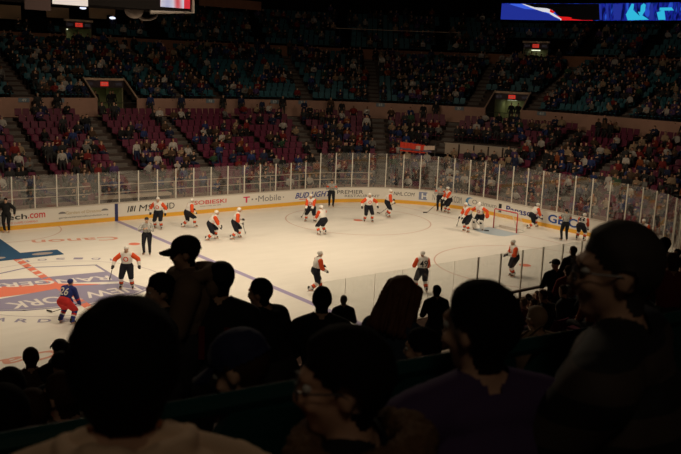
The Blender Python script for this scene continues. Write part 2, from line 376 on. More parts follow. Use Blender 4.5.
# ================================================================== FIGURES
DG = bpy.context.evaluated_depsgraph_get
def ik(a, b, l1, l2, hint):
    a = Vector(a); b = Vector(b); d = b-a; L = d.length
    if L > (l1+l2)*.995: b = a+d*((l1+l2)*.995/L); d = b-a; L = d.length
    x = (l1*l1-l2*l2+L*L)/(2*L); h = math.sqrt(max(0, l1*l1-x*x)); n = d/L; hv = Vector(hint); hv = hv-n*hv.dot(n)
    hv.normalize(); return a+n*x+hv*h, b
class Fig:
    """primitives of one body, fused to one continuous surface"""
    def __init__(s): s.p = []
    def cap(s, a, b, ra, rb, tag): s.p.append(('c', Vector(a), Vector(b), ra, rb, tag)); return s
    def ell(s, c, r, tag, M=None): s.p.append(('e', Vector(c), Vector(r), M or Matrix.Identity(3), 0, tag)); return s
    def raw(s, seg=10):
        mb = MB()
        for q in s.p:
            if q[0] == 'c':
                _, a, b, ra, rb, t = q; d = b-a; L = max(d.length, 1e-4); n = d/L; pts = []; rs = []
                for f in (-1, -.75, -.35): pts.append(a+n*ra*f); rs.append(max(.001, ra*math.sqrt(1-f*f)))
                pts.append(a); rs.append(ra); pts.append(b); rs.append(rb)
                for f in (.35, .75, 1): pts.append(b+n*rb*f); rs.append(max(.001, rb*math.sqrt(1-f*f)))
                up = n.cross(Vector((0, 0, 1)))
                if up.length < .05: up = n.cross(Vector((1, 0, 0)))
                up.normalize(); w = n.cross(up); vs = []; fs = []
                for p_, r_ in zip(pts, rs): vs += [p_+(up*math.cos(2*PI*k/seg)+w*math.sin(2*PI*k/seg))*r_ for k in range(seg)]
                for i in range(len(pts)-1): fs += [(i*seg+k, i*seg+(k+1) % seg, (i+1)*seg+(k+1) % seg, (i+1)*seg+k) for k in range(seg)]
                fs += [tuple(range(seg))[::-1], tuple((len(pts)-1)*seg+k for k in range(seg))]; mb.add(vs, fs)
            else: mb.ell(q[1], q[2], q[3], 12, 8)
        return mb
    def fuse(s, voxel, smooth_it=3, target=None):
        me = s.raw(12).mesh('tmp', [M_DARK]); o = bpy.data.objects.new('tmp', me); COL.objects.link(o)
        r = o.modifiers.new('r', 'REMESH'); r.mode = 'VOXEL'; r.voxel_size = voxel
        if smooth_it: k = o.modifiers.new('s', 'SMOOTH'); k.factor = .5; k.iterations = smooth_it
        if target: d = o.modifiers.new('d', 'DECIMATE'); d.ratio = target
        out = bpy.data.meshes.new_from_object(o.evaluated_get(DG())); bpy.data.objects.remove(o); bpy.data.meshes.remove(me)
        n = len(out.vertices); V = np.empty(n*3); out.vertices.foreach_get('co', V); V = V.reshape(-1, 3)
        NR = np.empty(n*3); out.vertex_normals.foreach_get('vector', NR); NR = NR.reshape(-1, 3)
        Fc = [tuple(p.vertices) for p in out.polygons]; C = np.array([V[list(f)].mean(0) for f in Fc]); bpy.data.meshes.remove(out)
        best = np.full(len(C), 1e9); idx = np.zeros(len(C), int); T = np.zeros(len(C))
        for i, q in enumerate(s.p):
            if q[0] == 'c':
                a = np.array(q[1]); b = np.array(q[2]); ab = b-a; L2 = max(ab@ab, 1e-9); t = np.clip(((C-a)@ab)/L2, 0, 1)
                dd = np.linalg.norm(C-(a+t[:, None]*ab), axis=1)-(q[3]+(q[4]-q[3])*t)
            else:
                Mi = np.array(q[3].inverted()); l = ((C-np.array(q[1]))@Mi.T)/np.array(q[2]); k = np.linalg.norm(l, axis=1); dd = (k-1)*min(q[2]); t = (C[:, 2]-q[1].z)/max(q[2])
            m_ = dd < best; best[m_] = dd[m_]; idx[m_] = i; T[m_] = t[m_]
        tags = [s.p[i][5] for i in idx]
        return dict(V=V, N=NR, F=Fc, tag=tags, T=T, C=C)
def sub_mesh(D, name, pick, off, matfn, mats, sm=True):
    """faces of the fused surface chosen by pick(tag,t,centre), pushed outward"""
    used = {}; vs = []; fs = []; mi = []
    for f, tg, t, c in zip(D['F'], D['tag'], D['T'], D['C']):
        if not pick(tg, t, c): continue
        g = []
        for i in f:
            if i not in used: used[i] = len(vs); vs.append(tuple(D['V'][i]+D['N'][i]*off))
            g.append(used[i])
        fs.append(tuple(g)); mi.append(matfn(tg, t, c) if matfn else 0)
    if not fs: return None
    me = bpy.data.meshes.new(name); me.from_pydata(vs, [], fs)
    for m_ in mats: me.materials.append(m_)
    me.polygons.foreach_set('material_index', mi)
    if sm: smooth(me)
    return me

def hand(fg, wrist, d, palm_n, side, s=1.0, curl=.6, tag='skin'):
    d = Vector(d).normalized(); n = Vector(palm_n); n = (n-d*n.dot(d)).normalized(); x = d.cross(n)*side
    w = Vector(wrist); fg.ell(w+d*.05*s, (.042*s, .05*s, .018*s), tag, Matrix((x, d, n)).transposed())
    for i, (ox, L) in enumerate([(-.032, .062), (-.011, .075), (.011, .07), (.031, .055)]):
        a = w+d*.09*s+x*ox*s; b = a+(d*math.cos(curl*.5)+n*math.sin(curl*.5))*L*.55*s; c = b+(d*math.cos(curl*1.6)+n*math.sin(curl*1.6))*L*.5*s
        fg.cap(a, b, .0095*s, .009*s, tag); fg.cap(b, c, .009*s, .0075*s, tag)
    a = w+d*.025*s-x*.035*s; b = a+(d*.5-x*.75+n*.3).normalized()*.04*s; fg.cap(a, b, .012*s, .011*s, tag); fg.cap(b, b+(d*.85+n*.4).normalized()*.03*s, .011*s, .009*s, tag)

def head_prims(fg, c, s=1.0, fwd=(0, 1, 0), up=(0, 0, 1), detail=True):
    f = Vector(fwd).normalized(); u = Vector(up); u = (u-f*u.dot(f)).normalized(); x = f.cross(u); M = Matrix((x, f, u)).transposed(); c = Vector(c)
    P = lambda a, b, d: c+(x*a+f*b+u*d)*s
    fg.ell(P(0, -.012, .028), Vector((.076, .096, .092))*s, 'head', M); fg.ell(P(0, .018, -.045), Vector((.06, .07, .075))*s, 'face', M)
    fg.ell(P(0, .06, -.095), Vector((.03, .028, .024))*s, 'face', M)
    if detail:
        fg.cap(P(0, .088, .012), P(0, .108, -.028), .010*s, .016*s, 'face'); fg.ell(P(0, .082, .03), Vector((.055, .018, .014))*s, 'face', M)
        fg.ell(P(0, .083, -.06), Vector((.026, .014, .012))*s, 'lip', M)
        for e in (-1, 1):
            fg.ell(P(e*.078, -.008, -.012), Vector((.011, .02, .033))*s, 'ear', M); fg.ell(P(e*.04, .07, -.028), Vector((.026, .022, .022))*s, 'face', M)
    return M, P

def body(pose):
    """pose: dict of local joints. returns Fig"""
    g = pose; s = g.get('s', 1); fg = Fig(); hip = Vector(g['hip']); lean = g.get('lean', 0); side = g.get('sidelean', 0)
    td = Vector((math.sin(side), math.sin(lean), math.cos(lean))).normalized(); X = Vector((1, 0, 0)); tl = .5*s
    X = (X-td*X.dot(td)).normalized(); B = X.cross(td)*-1
    M = Matrix((X, td.cross(X), td)).transposed()
    chest = hip+td*tl*.62; neck = hip+td*tl; b = g.get('bulk', 1.0); Rs = lambda *a: Vector(a)*s
    fg.ell(hip+td*.03*s, Rs(.17*b, .125*b, .14), 'hips', M); fg.ell(hip+td*.2*s, Rs(.155*b, .115*b, .17), 'torso', M); fg.ell(chest, Rs(.18*b, .125*b, .19), 'torso', M)
    fg.ell(neck-td*.04*s, Rs(.17*b, .085*b, .07), 'torso', M)
    hd = Vector(g.get('look', (0, 1, 0))).normalized(); hc = neck+td*.07*s+Vector((0, .03, .105))*s
    if 'headpos' in g: hc = Vector(g['headpos'])
    fg.cap(neck-td*.02*s, hc-Vector((0, 0, .05))*s-hd*.015*s, .06*s, .052*s, 'neck')
    hM, hP = head_prims(fg, hc, s, hd, g.get('hup', (0, 0, 1)), g.get('detail', True))
    for e in (-1, 1): fg.cap(neck+td*.015*s+X*e*.03*s, neck-td*.045*s+X*e*.16*s*b, .055*s, .062*s*b, 'torso')
    J = dict(hip=hip, neck=neck, chest=chest, head=hc, hM=hM, hP=hP, X=X, td=td, M=M)
    for e, k in ((-1, 'L'), (1, 'R')):
        sh = neck-td*.055*s+X*e*.185*s*b; h = Vector(g['hand'+k]); el, h = ik(sh, h, .29*s, .26*s, g.get('elb'+k, (e*.6, -.6, -.5)))
        fg.cap(sh, el, .06*s*b, .046*s*b, 'uparm'+k); fg.cap(el, h, .046*s*b, .032*s, 'forearm'+k)
        dr = (h-el).normalized()
        if g.get('fingers'): hand(fg, h, dr, g.get('palm', (0, 0, -1)), e, s*1.0)
        else: fg.ell(h+dr*.05*s, Rs(.04, .04, .045), 'hand'+k)
        J['hand'+k] = h; J['elb'+k] = el; J['sh'+k] = sh; J['hd'+k] = dr
        hj = hip+X*e*.1*s*b-Vector((0, 0, .03*s)); ft = Vector(g['foot'+k]); kn, ft = ik(hj, ft, .44*s, .43*s, g.get('knee'+k, (e*.15, 1, 0)))
        fg.cap(hj, kn, .098*s*b, .062*s, 'thigh'+k); fg.cap(kn, ft, .06*s, .042*s, 'shin'+k)
        fd = Vector(g.get('toe'+k, (e*.2, 1, -.15))).normalized(); fg.cap(ft+Vector((0, 0, -.015))*s, ft+fd*.15*s+Vector((0, 0, -.02))*s, .045*s, .034*s, 'shoe'+k)
        J['foot'+k] = ft; J['fd'+k] = fd; J['knee'+k] = kn
    return fg, J
SKIN = [mat('skin_light', (.55, .33, .23), .6), mat('skin_tan', (.42, .23, .15), .6), mat('skin_brown', (.2, .1, .06), .6)]
HAIR = [mat('hair_black', (.010, .008, .007), .85, spec=.08), mat('hair_brown', (.045, .022, .012), .8, spec=.1), mat('hair_blond', (.22, .13, .06), .7), mat('hair_grey', (.2, .18, .16), .7)]
CLOTH = {n: mat('cloth_'+n, c, .85) for n, c in dict(black=(.012, .012, .014), charcoal=(.03, .03, .033), navy=(.015, .022, .06), blue=(.02, .035, .13), red=(.16, .015, .015), white=(.42, .39, .37), grey=(.16, .155, .15), brown=(.07, .04, .025), tan=(.28, .2, .13), orange=(.2, .05, .015), purple=(.07, .04, .12), green=(.03, .07, .04)).items()}
SHIRTS = ['black']*10+['charcoal']*6+['navy']*5+['blue']*3+['red']*3+['white']*3+['grey']*2+['brown']*3+['tan']*2+['orange']*1+['purple']*2+['green']*1

# ---------------------------------------------------------------- hockey players
JW = mat('jersey_white', (.72, .70, .68), .8); JO = mat('jersey_orange', (.66, .075, .015), .8); JN = mat('jersey_navy', (.006, .007, .014), .8); JB = mat('jersey_blue', (.02, .035, .2), .8); JR = mat('jersey_red', (.6, .03, .03), .8)
M_GLOVE = mat('glove_black', (.02, .018, .02), .6); M_SKATE = mat('skate_black', (.015, .015, .015), .4); M_STEEL = mat('steel', (.5, .5, .5), .25, metal=1); M_HELM = mat('helmet_white', (.75, .74, .72), .3); M_HELMB = mat('helmet_blue', (.02, .035, .2), .3)
M_STICK = mat('stick_shaft', (.03, .025, .025), .5); M_STICKL = mat('stick_wood', (.5, .33, .18), .5)
M_STRIPE = stripe_mat('official_stripes', (.015, .015, .015), (.65, .65, .63), 5.5)
M_BODY = SKIN[0]
def local2world(x, y, hd): return Matrix.Translation((x, y, 0))@Matrix.Rotation(hd-PI/2, 4, 'Z')
def shell(D, name, tags, off, mats, parent, fn=None):
    me = sub_mesh(D, name, lambda tg, t, c: tg in tags, off, fn, mats)
    return mesh_obj(name, me, parent) if me else None
def skate(root, J, k):
    ft = J['foot'+k]; fd = J['fd'+k].copy(); fd.z = 0; fd.normalize(); a = math.atan2(fd.y, fd.x)-PI/2; f = Fig()
    f.cap((0, -.02, .035), (0, .14, .0), .05, .036, 'b'); f.cap((0, -.02, .1), (0, -.02, .02), .05, .048, 'b'); D = f.fuse(.018, 2)
    me = sub_mesh(D, 'skate', lambda *q: True, 0, None, [M_SKATE]); o = mesh_obj('skate', me, root, ft, a)
    b = MB(); b.box((0, .06, -.07), (.006, .28, .03)); b.box((0, .0, -.05), (.02, .05, .04)); b.box((0, .13, -.05), (.02, .05, .04)); b.build('blade', M_STEEL, o)
def stick(top, low, label, m=M_STICK, lefty=1, group=None, blade_dir=None):
    top = Vector(top); low = Vector(low); r = empty('hockey_stick', (low.x, low.y, 0), label=label, cat='hockey stick')
    o = Vector((low.x, low.y, 0)); b = MB(); b.tube([top-o, low-o+Vector((0, 0, .02))], .016, 6); b.build('shaft', m, r)
    d = blade_dir or (low-top); d = Vector((d[0], d[1], 0)); d.normalize(); b = MB()
    n = Vector((-d.y, d.x, 0))*.008; q = low-o; b.add([q-n, q+n, q+d*.3+n*1.5, q+d*.3-n*.2, q-n+Vector((0, 0, .075)), q+n+Vector((0, 0, .075)), q+d*.3+n*1.5+Vector((0, 0, .07)), q+d*.3-n*.2+Vector((0, 0, .07))], [(3, 2, 1, 0), (4, 5, 6, 7), (0, 1, 5, 4), (1, 2, 6, 5), (2, 3, 7, 6), (3, 0, 4, 7)])
    b.build('stick_blade', M_STICK, r)
    return r
def player(u, v, hdg, label, kit='isl', lean=.25, crouch=.08, stride=0, lift=0, hands='stick', number=None, spread=.2, s=1.0, stk=None, stk_label=None, sidelean=0, xy=None):
    P = at(u, v) if xy is None else Vector((*xy, 0)); hd = R(hdg); root = empty('hockey_player', (P.x, P.y, .0), hd-PI/2, label=label, cat='person'); root.scale = (1.07,)*3
    zf = .105; hz = (.97-crouch)*s
    pose = dict(s=s, hip=(0, -.12*math.sin(lean), hz), lean=lean, bulk=1.12, sidelean=sidelean, detail=True,
                footL=(-spread, stride*.9, zf), footR=(spread, -stride, zf+lift), handL=(-.22, .36, hz+.12), handR=(.24, .32, hz+.02))
    if hands == 'down': pose.update(handL=(-.4, .05, hz-.02), handR=(.4, .1, hz-.02), elbL=(-1, -.5, 0), elbR=(1, -.5, 0))
    if hands == 'wide': pose.update(handL=(-.5, .12, hz+.05), handR=(.48, .2, hz+.05), elbL=(-1, -.5, 0), elbR=(1, -.5, 0))
    if hands == 'fold': pose.update(handL=(-.08, .26, hz+.32), handR=(.1, .27, hz+.3), elbL=(-1, -.2, -.6), elbR=(1, -.2, -.6))
    if hands == 'low': pose.update(handL=(-.18, .5, hz-.12), handR=(.2, .48, hz-.2))
    fg, J = body(pose); D = fg.fuse(.02, 2)
    offic = kit in ('ref', 'lin'); dark = kit == 'staff'
    bodyme = sub_mesh(D, 'body', lambda *q: True, 0, lambda tg, t, c: 1 if tg == 'head' and False else 0, [M_BODY]); mesh_obj('body', bodyme, root)
    torso = {'torso', 'uparmL', 'uparmR', 'forearmL', 'forearmR'}
    if kit in ('isl', 'goalie'):
        f = lambda tg, t, c: 1 if (tg.startswith('uparm') or (tg.startswith('forearm') and t < .4) or (c[2] < hz+.1 and tg == 'torso')) else (0 if not tg.startswith('forearm') else 0)
        shell(D, 'jersey', torso|{'hips'} if False else torso, .035, [JW, JO], root, f)
        shell(D, 'hockey_pants', {'hips', 'thighL', 'thighR'}, .045, [JN], root)
        for k in 'LR': shell(D, 'sock', {'shin'+k}, .035, [JW, JO, JN], root, lambda tg, t, c: 1 if .35 < t < .6 else (2 if .6 <= t < .68 else 0))
        f2 = Fig(); q = J['chest']-J['td']*0
        em = MB(); M_ = J['M']; nf = -(M_@Vector((0, 1, 0))) if False else M_@Vector((0, 1, 0)); cc = J['chest']+nf*.163
        if nf.y < 0: cc = J['chest']-nf*.163; nf = -nf
        em.add([cc+J['X']*.1*math.cos(i*PI/8)+J['td']*.1*math.sin(i*PI/8) for i in range(16)], [tuple(range(16))]); em.build('chest_emblem', [JO], root)
        em2 = face_text('emblem_lettering', 'NY', cc+nf*.006-J['X']*-.06-J['td']*.05, J['X']*-.12, J['td']*.1, JW, root)
    elif kit == 'rng':
        f = lambda tg, t, c: 1 if ((tg.startswith('forearm') and .2 < t < .5) or (tg == 'torso' and c[2] < hz+.1)) else 0
        shell(D, 'jersey', torso, .035, [JB, JR], root, f); shell(D, 'hockey_pants', {'hips', 'thighL', 'thighR'}, .045, [JR], root)
        for k in 'LR': shell(D, 'sock', {'shin'+k}, .035, [JB, JR, JW], root, lambda tg, t, c: 1 if .3 < t < .45 else (2 if .45 <= t < .55 else 0))
    elif offic:
        shell(D, 'striped_shirt', torso, .02, [M_STRIPE, JO], root, (lambda tg, t, c: 1 if tg.startswith('uparm') and .35 < t < .8 else 0) if kit == 'ref' else None)
        shell(D, 'trousers', {'hips', 'thighL', 'thighR', 'shinL', 'shinR'}, .02, [JN], root)
    else:
        shell(D, 'jacket', torso, .025, [CLOTH['black']], root); shell(D, 'trousers', {'hips', 'thighL', 'thighR', 'shinL', 'shinR'}, .02, [CLOTH['black']], root)
    if not offic and not dark:
        for k in 'LR':
            f = Fig(); h = J['hand'+k]; d = J['hd'+k]; f.cap(h-d*.09, h, .062, .055, 'g'); f.ell(h+d*.06, (.062, .062, .06), 'g')
            for q_ in (-.035, -.012, .012, .035): f.cap(h+d*.07+J['X']*q_, h+d*.11+J['X']*q_+Vector((0, .02, -.03)), .018, .016, 'g')
            e = -1 if k == 'L' else 1; f.cap(h+d*.03-J['X']*e*.05, h+d*.09-J['X']*e*.06, .02, .018, 'g')
            DD = f.fuse(.016, 2); gl = mesh_obj('glove', sub_mesh(DD, 'glove', lambda *q: True, 0, None, [M_GLOVE if kit != 'rng' else JB]), root)
    if not dark:
        for k in 'LR': skate(root, J, k)
    # helmet
    hP = J['hP']; hM = J['hM']; f = Fig()
    f.ell(hP(0, -.015, .045), (.1*s, .118*s, .095*s), 'h', hM); D2 = f.fuse(.015, 1); c0 = hP(0, 0, -.012); uu = hM@Vector((0, 0, 1)); ff = hM@Vector((0, 1, 0))
    me = sub_mesh(D2, 'helmet', lambda tg, t, c: (Vector(c)-c0).dot(uu) > .01-.5*min(0, (Vector(c)-c0).dot(ff))*0-(.04 if (Vector(c)-c0).dot(ff) < .02 else -.035), .0, None, [{'isl': M_HELM, 'goalie': M_HELM, 'rng': M_HELMB}.get(kit, M_GLOVE)])
    if me and not dark: hl = mesh_obj('helmet', me, root)
    if dark: mesh_obj('hair', sub_mesh(D2, 'hair', lambda tg, t, c: (Vector(c)-c0).dot(uu) > 0, -.008, None, [HAIR[0]]), root)
    if kit in ('isl', 'rng'):
        v_ = MB(); pts = [hP(.1*math.sin(a), .02+.1*math.cos(a), z) for z in (.02, -.03) for a in [R(-55+i*13.75) for i in range(9)]]; v_.add(pts, [(i, i+1, i+10, i+9) for i in range(8)]); v_.build('visor', GLASS, root)
    if number:
        nb = -(J['M']@Vector((0, 1, 0)));
        if nb.y > 0: nb = -nb
        cc = J['chest']+nb*.168-J['td']*.02; X = J['X']
        for w, m_ in ((.17, JN if kit != 'rng' else JW),):
            face_text('jersey_number', number, cc+nb*.01-X*w-J['td']*.13, X*2*w, J['td']*.27, m_, root, bold=.04)
    if kit == 'goalie':
        for k in 'LR':
            f = Fig(); a = J['knee'+k]+Vector((0, .07, .12)); b = J['foot'+k]+Vector((0, .1, 0)); e = -1 if k == 'L' else 1
            for q_ in (-.09, 0, .09): f.cap(a+Vector((q_, 0, 0)), b+Vector((q_, 0, 0)), .055, .055, 'p')
            mesh_obj('leg_pad', sub_mesh(f.fuse(.02, 2), 'leg_pad', lambda *q: True, 0, None, [JW]), root)
        b = MB(); h = J['handR']; b.box(h+Vector((.02, .08, .02)), (.2, .05, .36)); b.build('blocker', JW, root)
        f = Fig(); f.ell(J['handL']+Vector((-.03, .05, .03)), (.14, .07, .16), 'g'); mesh_obj('catching_glove', sub_mesh(f.fuse(.02, 2), 'g', lambda *q: True, 0, None, [JO]), root)
        f = Fig(); f.ell(hP(0, .03, -.02), (.11, .12, .14), 'g', hM); mesh_obj('mask', sub_mesh(f.fuse(.02, 2), 'm', lambda tg, t, c: (Vector(c)-c0).dot(ff) > .03, 0, None, [M_HELM]), root)
    if stk:
        Mw = local2world(P.x, P.y, hd)@Matrix.Scale(1.07, 4); top = Mw@(J['handR']+J['hdR']*.06); low = at(*stk); low.z = .015
        if (low-top).length > 1.75: low = top+(low-top).normalized()*1.7; low.z = .015
        stick(top, low, stk_label)
    return root

player(66, 324, 32, 'player in blue jersey and red pants leaning on the shield logo', 'rng', lean=.62, crouch=.16, spread=.24, hands='low', number='26', stk=(52, 313), stk_label='hockey stick held low by the player in blue')
player(127, 289, 236, 'white and orange player facing the crowd on the shield logo with stick out', 'isl', lean=.08, crouch=.03, hands='wide', spread=.22, stk=(107, 271), stk_label='dark hockey stick held out level by player facing the crowd')
player(147, 255, 235, 'bare armed linesman in striped shirt standing behind the blue line', 'lin', lean=.02, crouch=0, hands='fold', spread=.13)
player(158.5, 229, 225, 'white and orange player standing at the far boards behind the linesman', 'isl', lean=.12, crouch=.05, hands='down', stride=.1)
player(188, 228, -10, 'leftmost of three white and orange players skating right along the far boards', 'isl', lean=.45, crouch=.12, stride=-.3, lift=.05, hands='stick')
player(211, 240, -25, 'middle of three players skating right along the far boards, bent low', 'isl', lean=.6, crouch=.15, stride=.25, hands='low')
player(235, 239, -30, 'front of three players skating right near the far boards, stick forward', 'isl', lean=.4, crouch=.1, stride=.2, hands='stick', stk=(249, 226), stk_label='hockey stick of the front skater of the three along the far boards')
player(311, 222, 215, 'player facing left inside the far circle with a stick reaching left', 'isl', lean=.3, crouch=.1, spread=.3, hands='low', stk=(298, 213), stk_label='dark hockey stick reaching left at the edge of the far circle')
player(322.5, 235, 95, 'small looking player with his back turned just inside the far circle', 'isl', lean=.35, crouch=.15, hands='low')
player(331, 207, 238, 'referee in striped shirt standing against the far boards', 'ref', lean=0, crouch=0, hands='fold', spread=.12)
player(368, 222, 250, 'player gliding with left arm out in the far circle by its centre spot', 'isl', lean=.15, crouch=.05, hands='wide', stride=.1)
player(387, 217, -30, 'player standing at the right side of the far circle, leaning right', 'isl', lean=.3, crouch=.05, hands='stick', stk=(378, 213.5), stk_label='hockey stick on the ice between two players in the far circle')
player(439.5, 211.5, 215, 'official in dark jacket standing beside a player at the far corner', 'ref', lean=.05, crouch=0, hands='fold', spread=.12)
player(448, 213, 165, 'player beside the official at the far corner boards', 'isl', lean=.25, crouch=.08, hands='low', stk=(427, 213), stk_label='long dark hockey stick laid out by the far corner boards')
player(467, 232, 165, 'player bending forward in front of the goal mouth', 'isl', lean=.4, crouch=.05, hands='low', stk=(456, 224), stk_label='hockey stick of the player in front of the goal mouth')
player(479, 230, 195, 'goaltender in leg pads standing at the crease', 'goalie', lean=.3, crouch=.12, spread=.26, hands='wide', stk=(484, 231), stk_label='goaltender stick resting at the edge of the blue crease')
player(532, 228, -20, 'player striding away behind the goal net', 'isl', lean=.6, crouch=.2, stride=.42, hands='low')
player(564, 241, 60, 'referee with orange armbands seen from behind near the end boards', 'ref', lean=.03, crouch=0, hands='fold', spread=.15)
player(580, 241, 15, 'player with number 8 bending over beside the referee at the end boards', 'isl', lean=.8, crouch=.1, hands='low', number='8')
player(315.5, 293, -15, 'player skating right alone near the near boards with one leg kicked back', 'isl', lean=.25, crouch=.05, stride=.35, lift=.12, hands='stick')
player(421, 293, 65, 'player with number 49 on his back near the near boards', 'isl', lean=.15, crouch=.04, hands='stick', number='49', stride=.08)
player(513, 277, 150, 'player leaning left seen through the near corner glass', 'isl', lean=.3, crouch=.03, hands='stick', spread=.1, sidelean=-.15)
player(641, 251, 200, 'player in white helmet at the right end boards beside the big mans head', 'isl', lean=.2, crouch=.05, hands='stick')
player(7, 232.5, 240, 'person in black clothes standing on the ice by the far boards at the carpet', 'staff', lean=0, crouch=0, hands='down', spread=.1)

# ================================================================== STANDS
def row_lower(k): return 1.6+.85*k, .5+.37*k
def row_teal(k): return 13.9+.85*k, 6.3+.31*k
def row_upper(k): return 25.2+.85*k, 11.0+.5*k
PORT = []   # portals in the teal tier: (s0, s1)
for ul, ur in ((97, 136), (486, 521)):
    PORT.append((s_of_px(ul, 13.9, 5.8), s_of_px(ur, 13.9, 5.8)))
UPORT = [(s_of_px(66, 25, 10.8), s_of_px(92, 25, 10.8)), (s_of_px(523, 25, 10.8), s_of_px(547, 25, 10.8))]
def gaps(s0, s1, gp):
    out = []; a = s0
    for g0, g1 in gp:
        if g0 > a: out.append((a, g0))
        a = g1
    if a < s1: out.append((a, s1))
    return out
SEND = STOT
def tier(name, rowf, n, mt, gp=[], gapn=0, th=.55, label=''):
    mb = MB()
    for k in range(n):
        d, z = rowf(k); dn, zn = rowf(k+1)
        for a, b in gaps(0, SEND, gp if k < gapn else []):
            ribbon(mb, a, b, [(d, z-th), (d, z), (dn, z), (dn, z-th)])
    return props(mb.build(name, mt), label=label, kind='structure')
tier('floor_lower_stand', row_lower, 13, M_CONC, label='dark stepped lower stand around the rink')
tier('floor_middle_stand', row_teal, 13, M_CONC, PORT, 4, .35, label='dark stepped middle stand')
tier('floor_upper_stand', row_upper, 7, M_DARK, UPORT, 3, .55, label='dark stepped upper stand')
mb = MB(); ribbon(mb, 0, SEND, [(12.65, 4.8), (12.65, 5.1), (13.9, 5.1), (13.9, 4.8)]); props(mb.build('floor_concourse', M_CONC), label='cross aisle between lower and middle stand', kind='structure')
mb = MB()
for a, b in gaps(0, LA+2*AR+EN, PORT): ribbon(mb, a, b, [(13.75, 5.1), (13.75, 6.45), (13.9, 6.45), (13.9, 5.1)])
props(mb.build('wall_concourse', M_WALLP), label='pinkish brown parapet wall above the lower stand', kind='structure')
mb = MB()
for a, b in gaps(0, SEND, UPORT): ribbon(mb, a, b, [(25.0, 10.0), (25.0, 11.15), (25.15, 11.15), (25.15, 10.0)])
props(mb.build('wall_upper', M_WALLP2), label='brown parapet wall under the upper stand', kind='structure')
# floor under rink surroundings, outer wall, ceiling
mb = MB(); ribbon(mb, 0, SEND, [(.12, .0), (.12, .25), (1.65, .25), (1.65, .0)]); props(mb.build('floor_rinkside', mat('rinkside_floor', (.16, .12, .1), .8)), label='rinkside walkway behind the boards', kind='structure')
mb = MB(); ribbon(mb, 0, SEND, [(1.5, .25), (1.5, 1.05), (1.6, 1.05), (1.6, .25)]); props(mb.build('wall_rinkside', mat('rinkside_wall', (.22, .13, .11), .8)), label='low wall at the foot of the lower stand', kind='structure')
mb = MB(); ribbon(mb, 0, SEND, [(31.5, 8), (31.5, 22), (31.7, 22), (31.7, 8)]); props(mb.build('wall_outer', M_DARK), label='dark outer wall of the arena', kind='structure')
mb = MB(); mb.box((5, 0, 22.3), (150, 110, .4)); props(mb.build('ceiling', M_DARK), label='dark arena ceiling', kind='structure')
# left end closes the hall beyond the frame
mb = MB(); mb.box((-16.5, 0, 11), (.3, 110, 22)); 

# aisles
AIS_F = [s_of_px(u, 12.65, 5.3) for u in (3, 84, 158, 290, 378, 455, 585, 650)]
NEARS = LA+2*AR+EN
AIS = AIS_F+[LA+AR+EN+6, NEARS+2, NEARS+9, NEARS+16, NEARS+23]
AIS_T = [s_of_px(u, 13.9, 6.3) for u in (27, 183, 308, 375, 470, 530, 620)]
AIS_U = [s_of_px(u, 25, 11) for u in (40, 160, 262, 345, 440, 580, 640)]
def aisles(lst, rowf, n, gp, gapn, nm, where):
    for s in lst:
        c = rp(s, rowf(0)[0], rowf(0)[1]); pr = proj(c)
        if not (-120 < pr[0] < 760): continue
        mb = MB(); mn = MB()
        for k in range(n):
            if k < gapn and any(a < s < b for a, b in gp): continue
            d, z = rowf(k); dn, zn = rowf(k+1); w = .5/stretch(s, d); h = (zn-z)/2
            sec = [(d, z+.01), (d, z+.03), (d+.85, z+.03), (d+.85, z+.01)]
            for aa, (d0, d1, zz) in enumerate(((d, d+.85, z+.012), (d+.42, d+.85, z+.0+h))):
                q = [rp(s-w, d0, 0), rp(s+w, d0, 0), rp(s+w, d1, 0), rp(s-w, d1, 0)]
                slab(mb, [tuple(p.xy) for p in q], z-.0, zz)
                q = [rp(s-w, d0, 0), rp(s+w, d0, 0), rp(s+w, d0+.06, 0), rp(s-w, d0+.06, 0)]
                slab(mn, [tuple(p.xy) for p in q], zz, zz+.006)
        g = empty('aisle_stairs', c, label=where, cat='stairs', group=nm)
        for m_, nn, mt in ((mb, 'steps', M_STEP), (mn, 'nosing', M_NOSE)):
            m_.v = [tuple(Vector(v)-c) for v in m_.v]; m_.build(nn, mt, g)
aisles(AIS, row_lower, 13, [], 0, 'lower stand aisles', 'concrete aisle steps running down between maroon seats')
aisles(AIS_T, row_teal, 13, PORT, 4, 'middle stand aisles', 'dim aisle steps running down between teal seats')

# ---------------------------------------------------------------- seats
def seat_mesh(parts=False):
    cu = MB(); cu.box((0, .22, .44), (.46, .42, .06)); cu.box((0, .42, .42), (.44, .03, .05))
    bk = MB(); vs = []
    for j in range(5):
        z = .42+.43*j/4; yb = -.02-.09*j/4; w = .23 if j < 4 else .19
        for i in range(5): x = -w+2*w*i/4; vs.append((x, yb-.03*(1-(2*i/4-1)**2), z))
    n = len(vs); vs += [(x, y-.035, z) for x, y, z in vs]
    fs = []
    for j in range(4):
        for i in range(4): a = j*5+i; fs.append((a, a+1, a+6, a+5)); fs.append((n+a, n+a+5, n+a+6, n+a+1))
    rim = [0, 1, 2, 3, 4, 9, 14, 19, 24, 23, 22, 21, 20, 15, 10, 5]
    for i in range(16): a, b = rim[i], rim[(i+1) % 16]; fs.append((a, n+a, n+b, b))
    bk.add(vs, fs)
    st = MB(); st.box((-.24, .1, .22), (.03, .3, .44)); st.box((.24, .1, .22), (.03, .3, .44)); st.box((-.24, .12, .62), (.04, .3, .03)); st.box((.24, .12, .62), (.04, .3, .03))
    return cu, bk, st
def joined_seat(m1, m2):
    cu, bk, st = seat_mesh(); mb = MB()
    mb.add(cu.v, cu.f, 0); mb.add(bk.v, bk.f, 0); mb.add(st.v[:16], st.f[:12], 1)
    return mb.mesh('seat', [m1, m2])
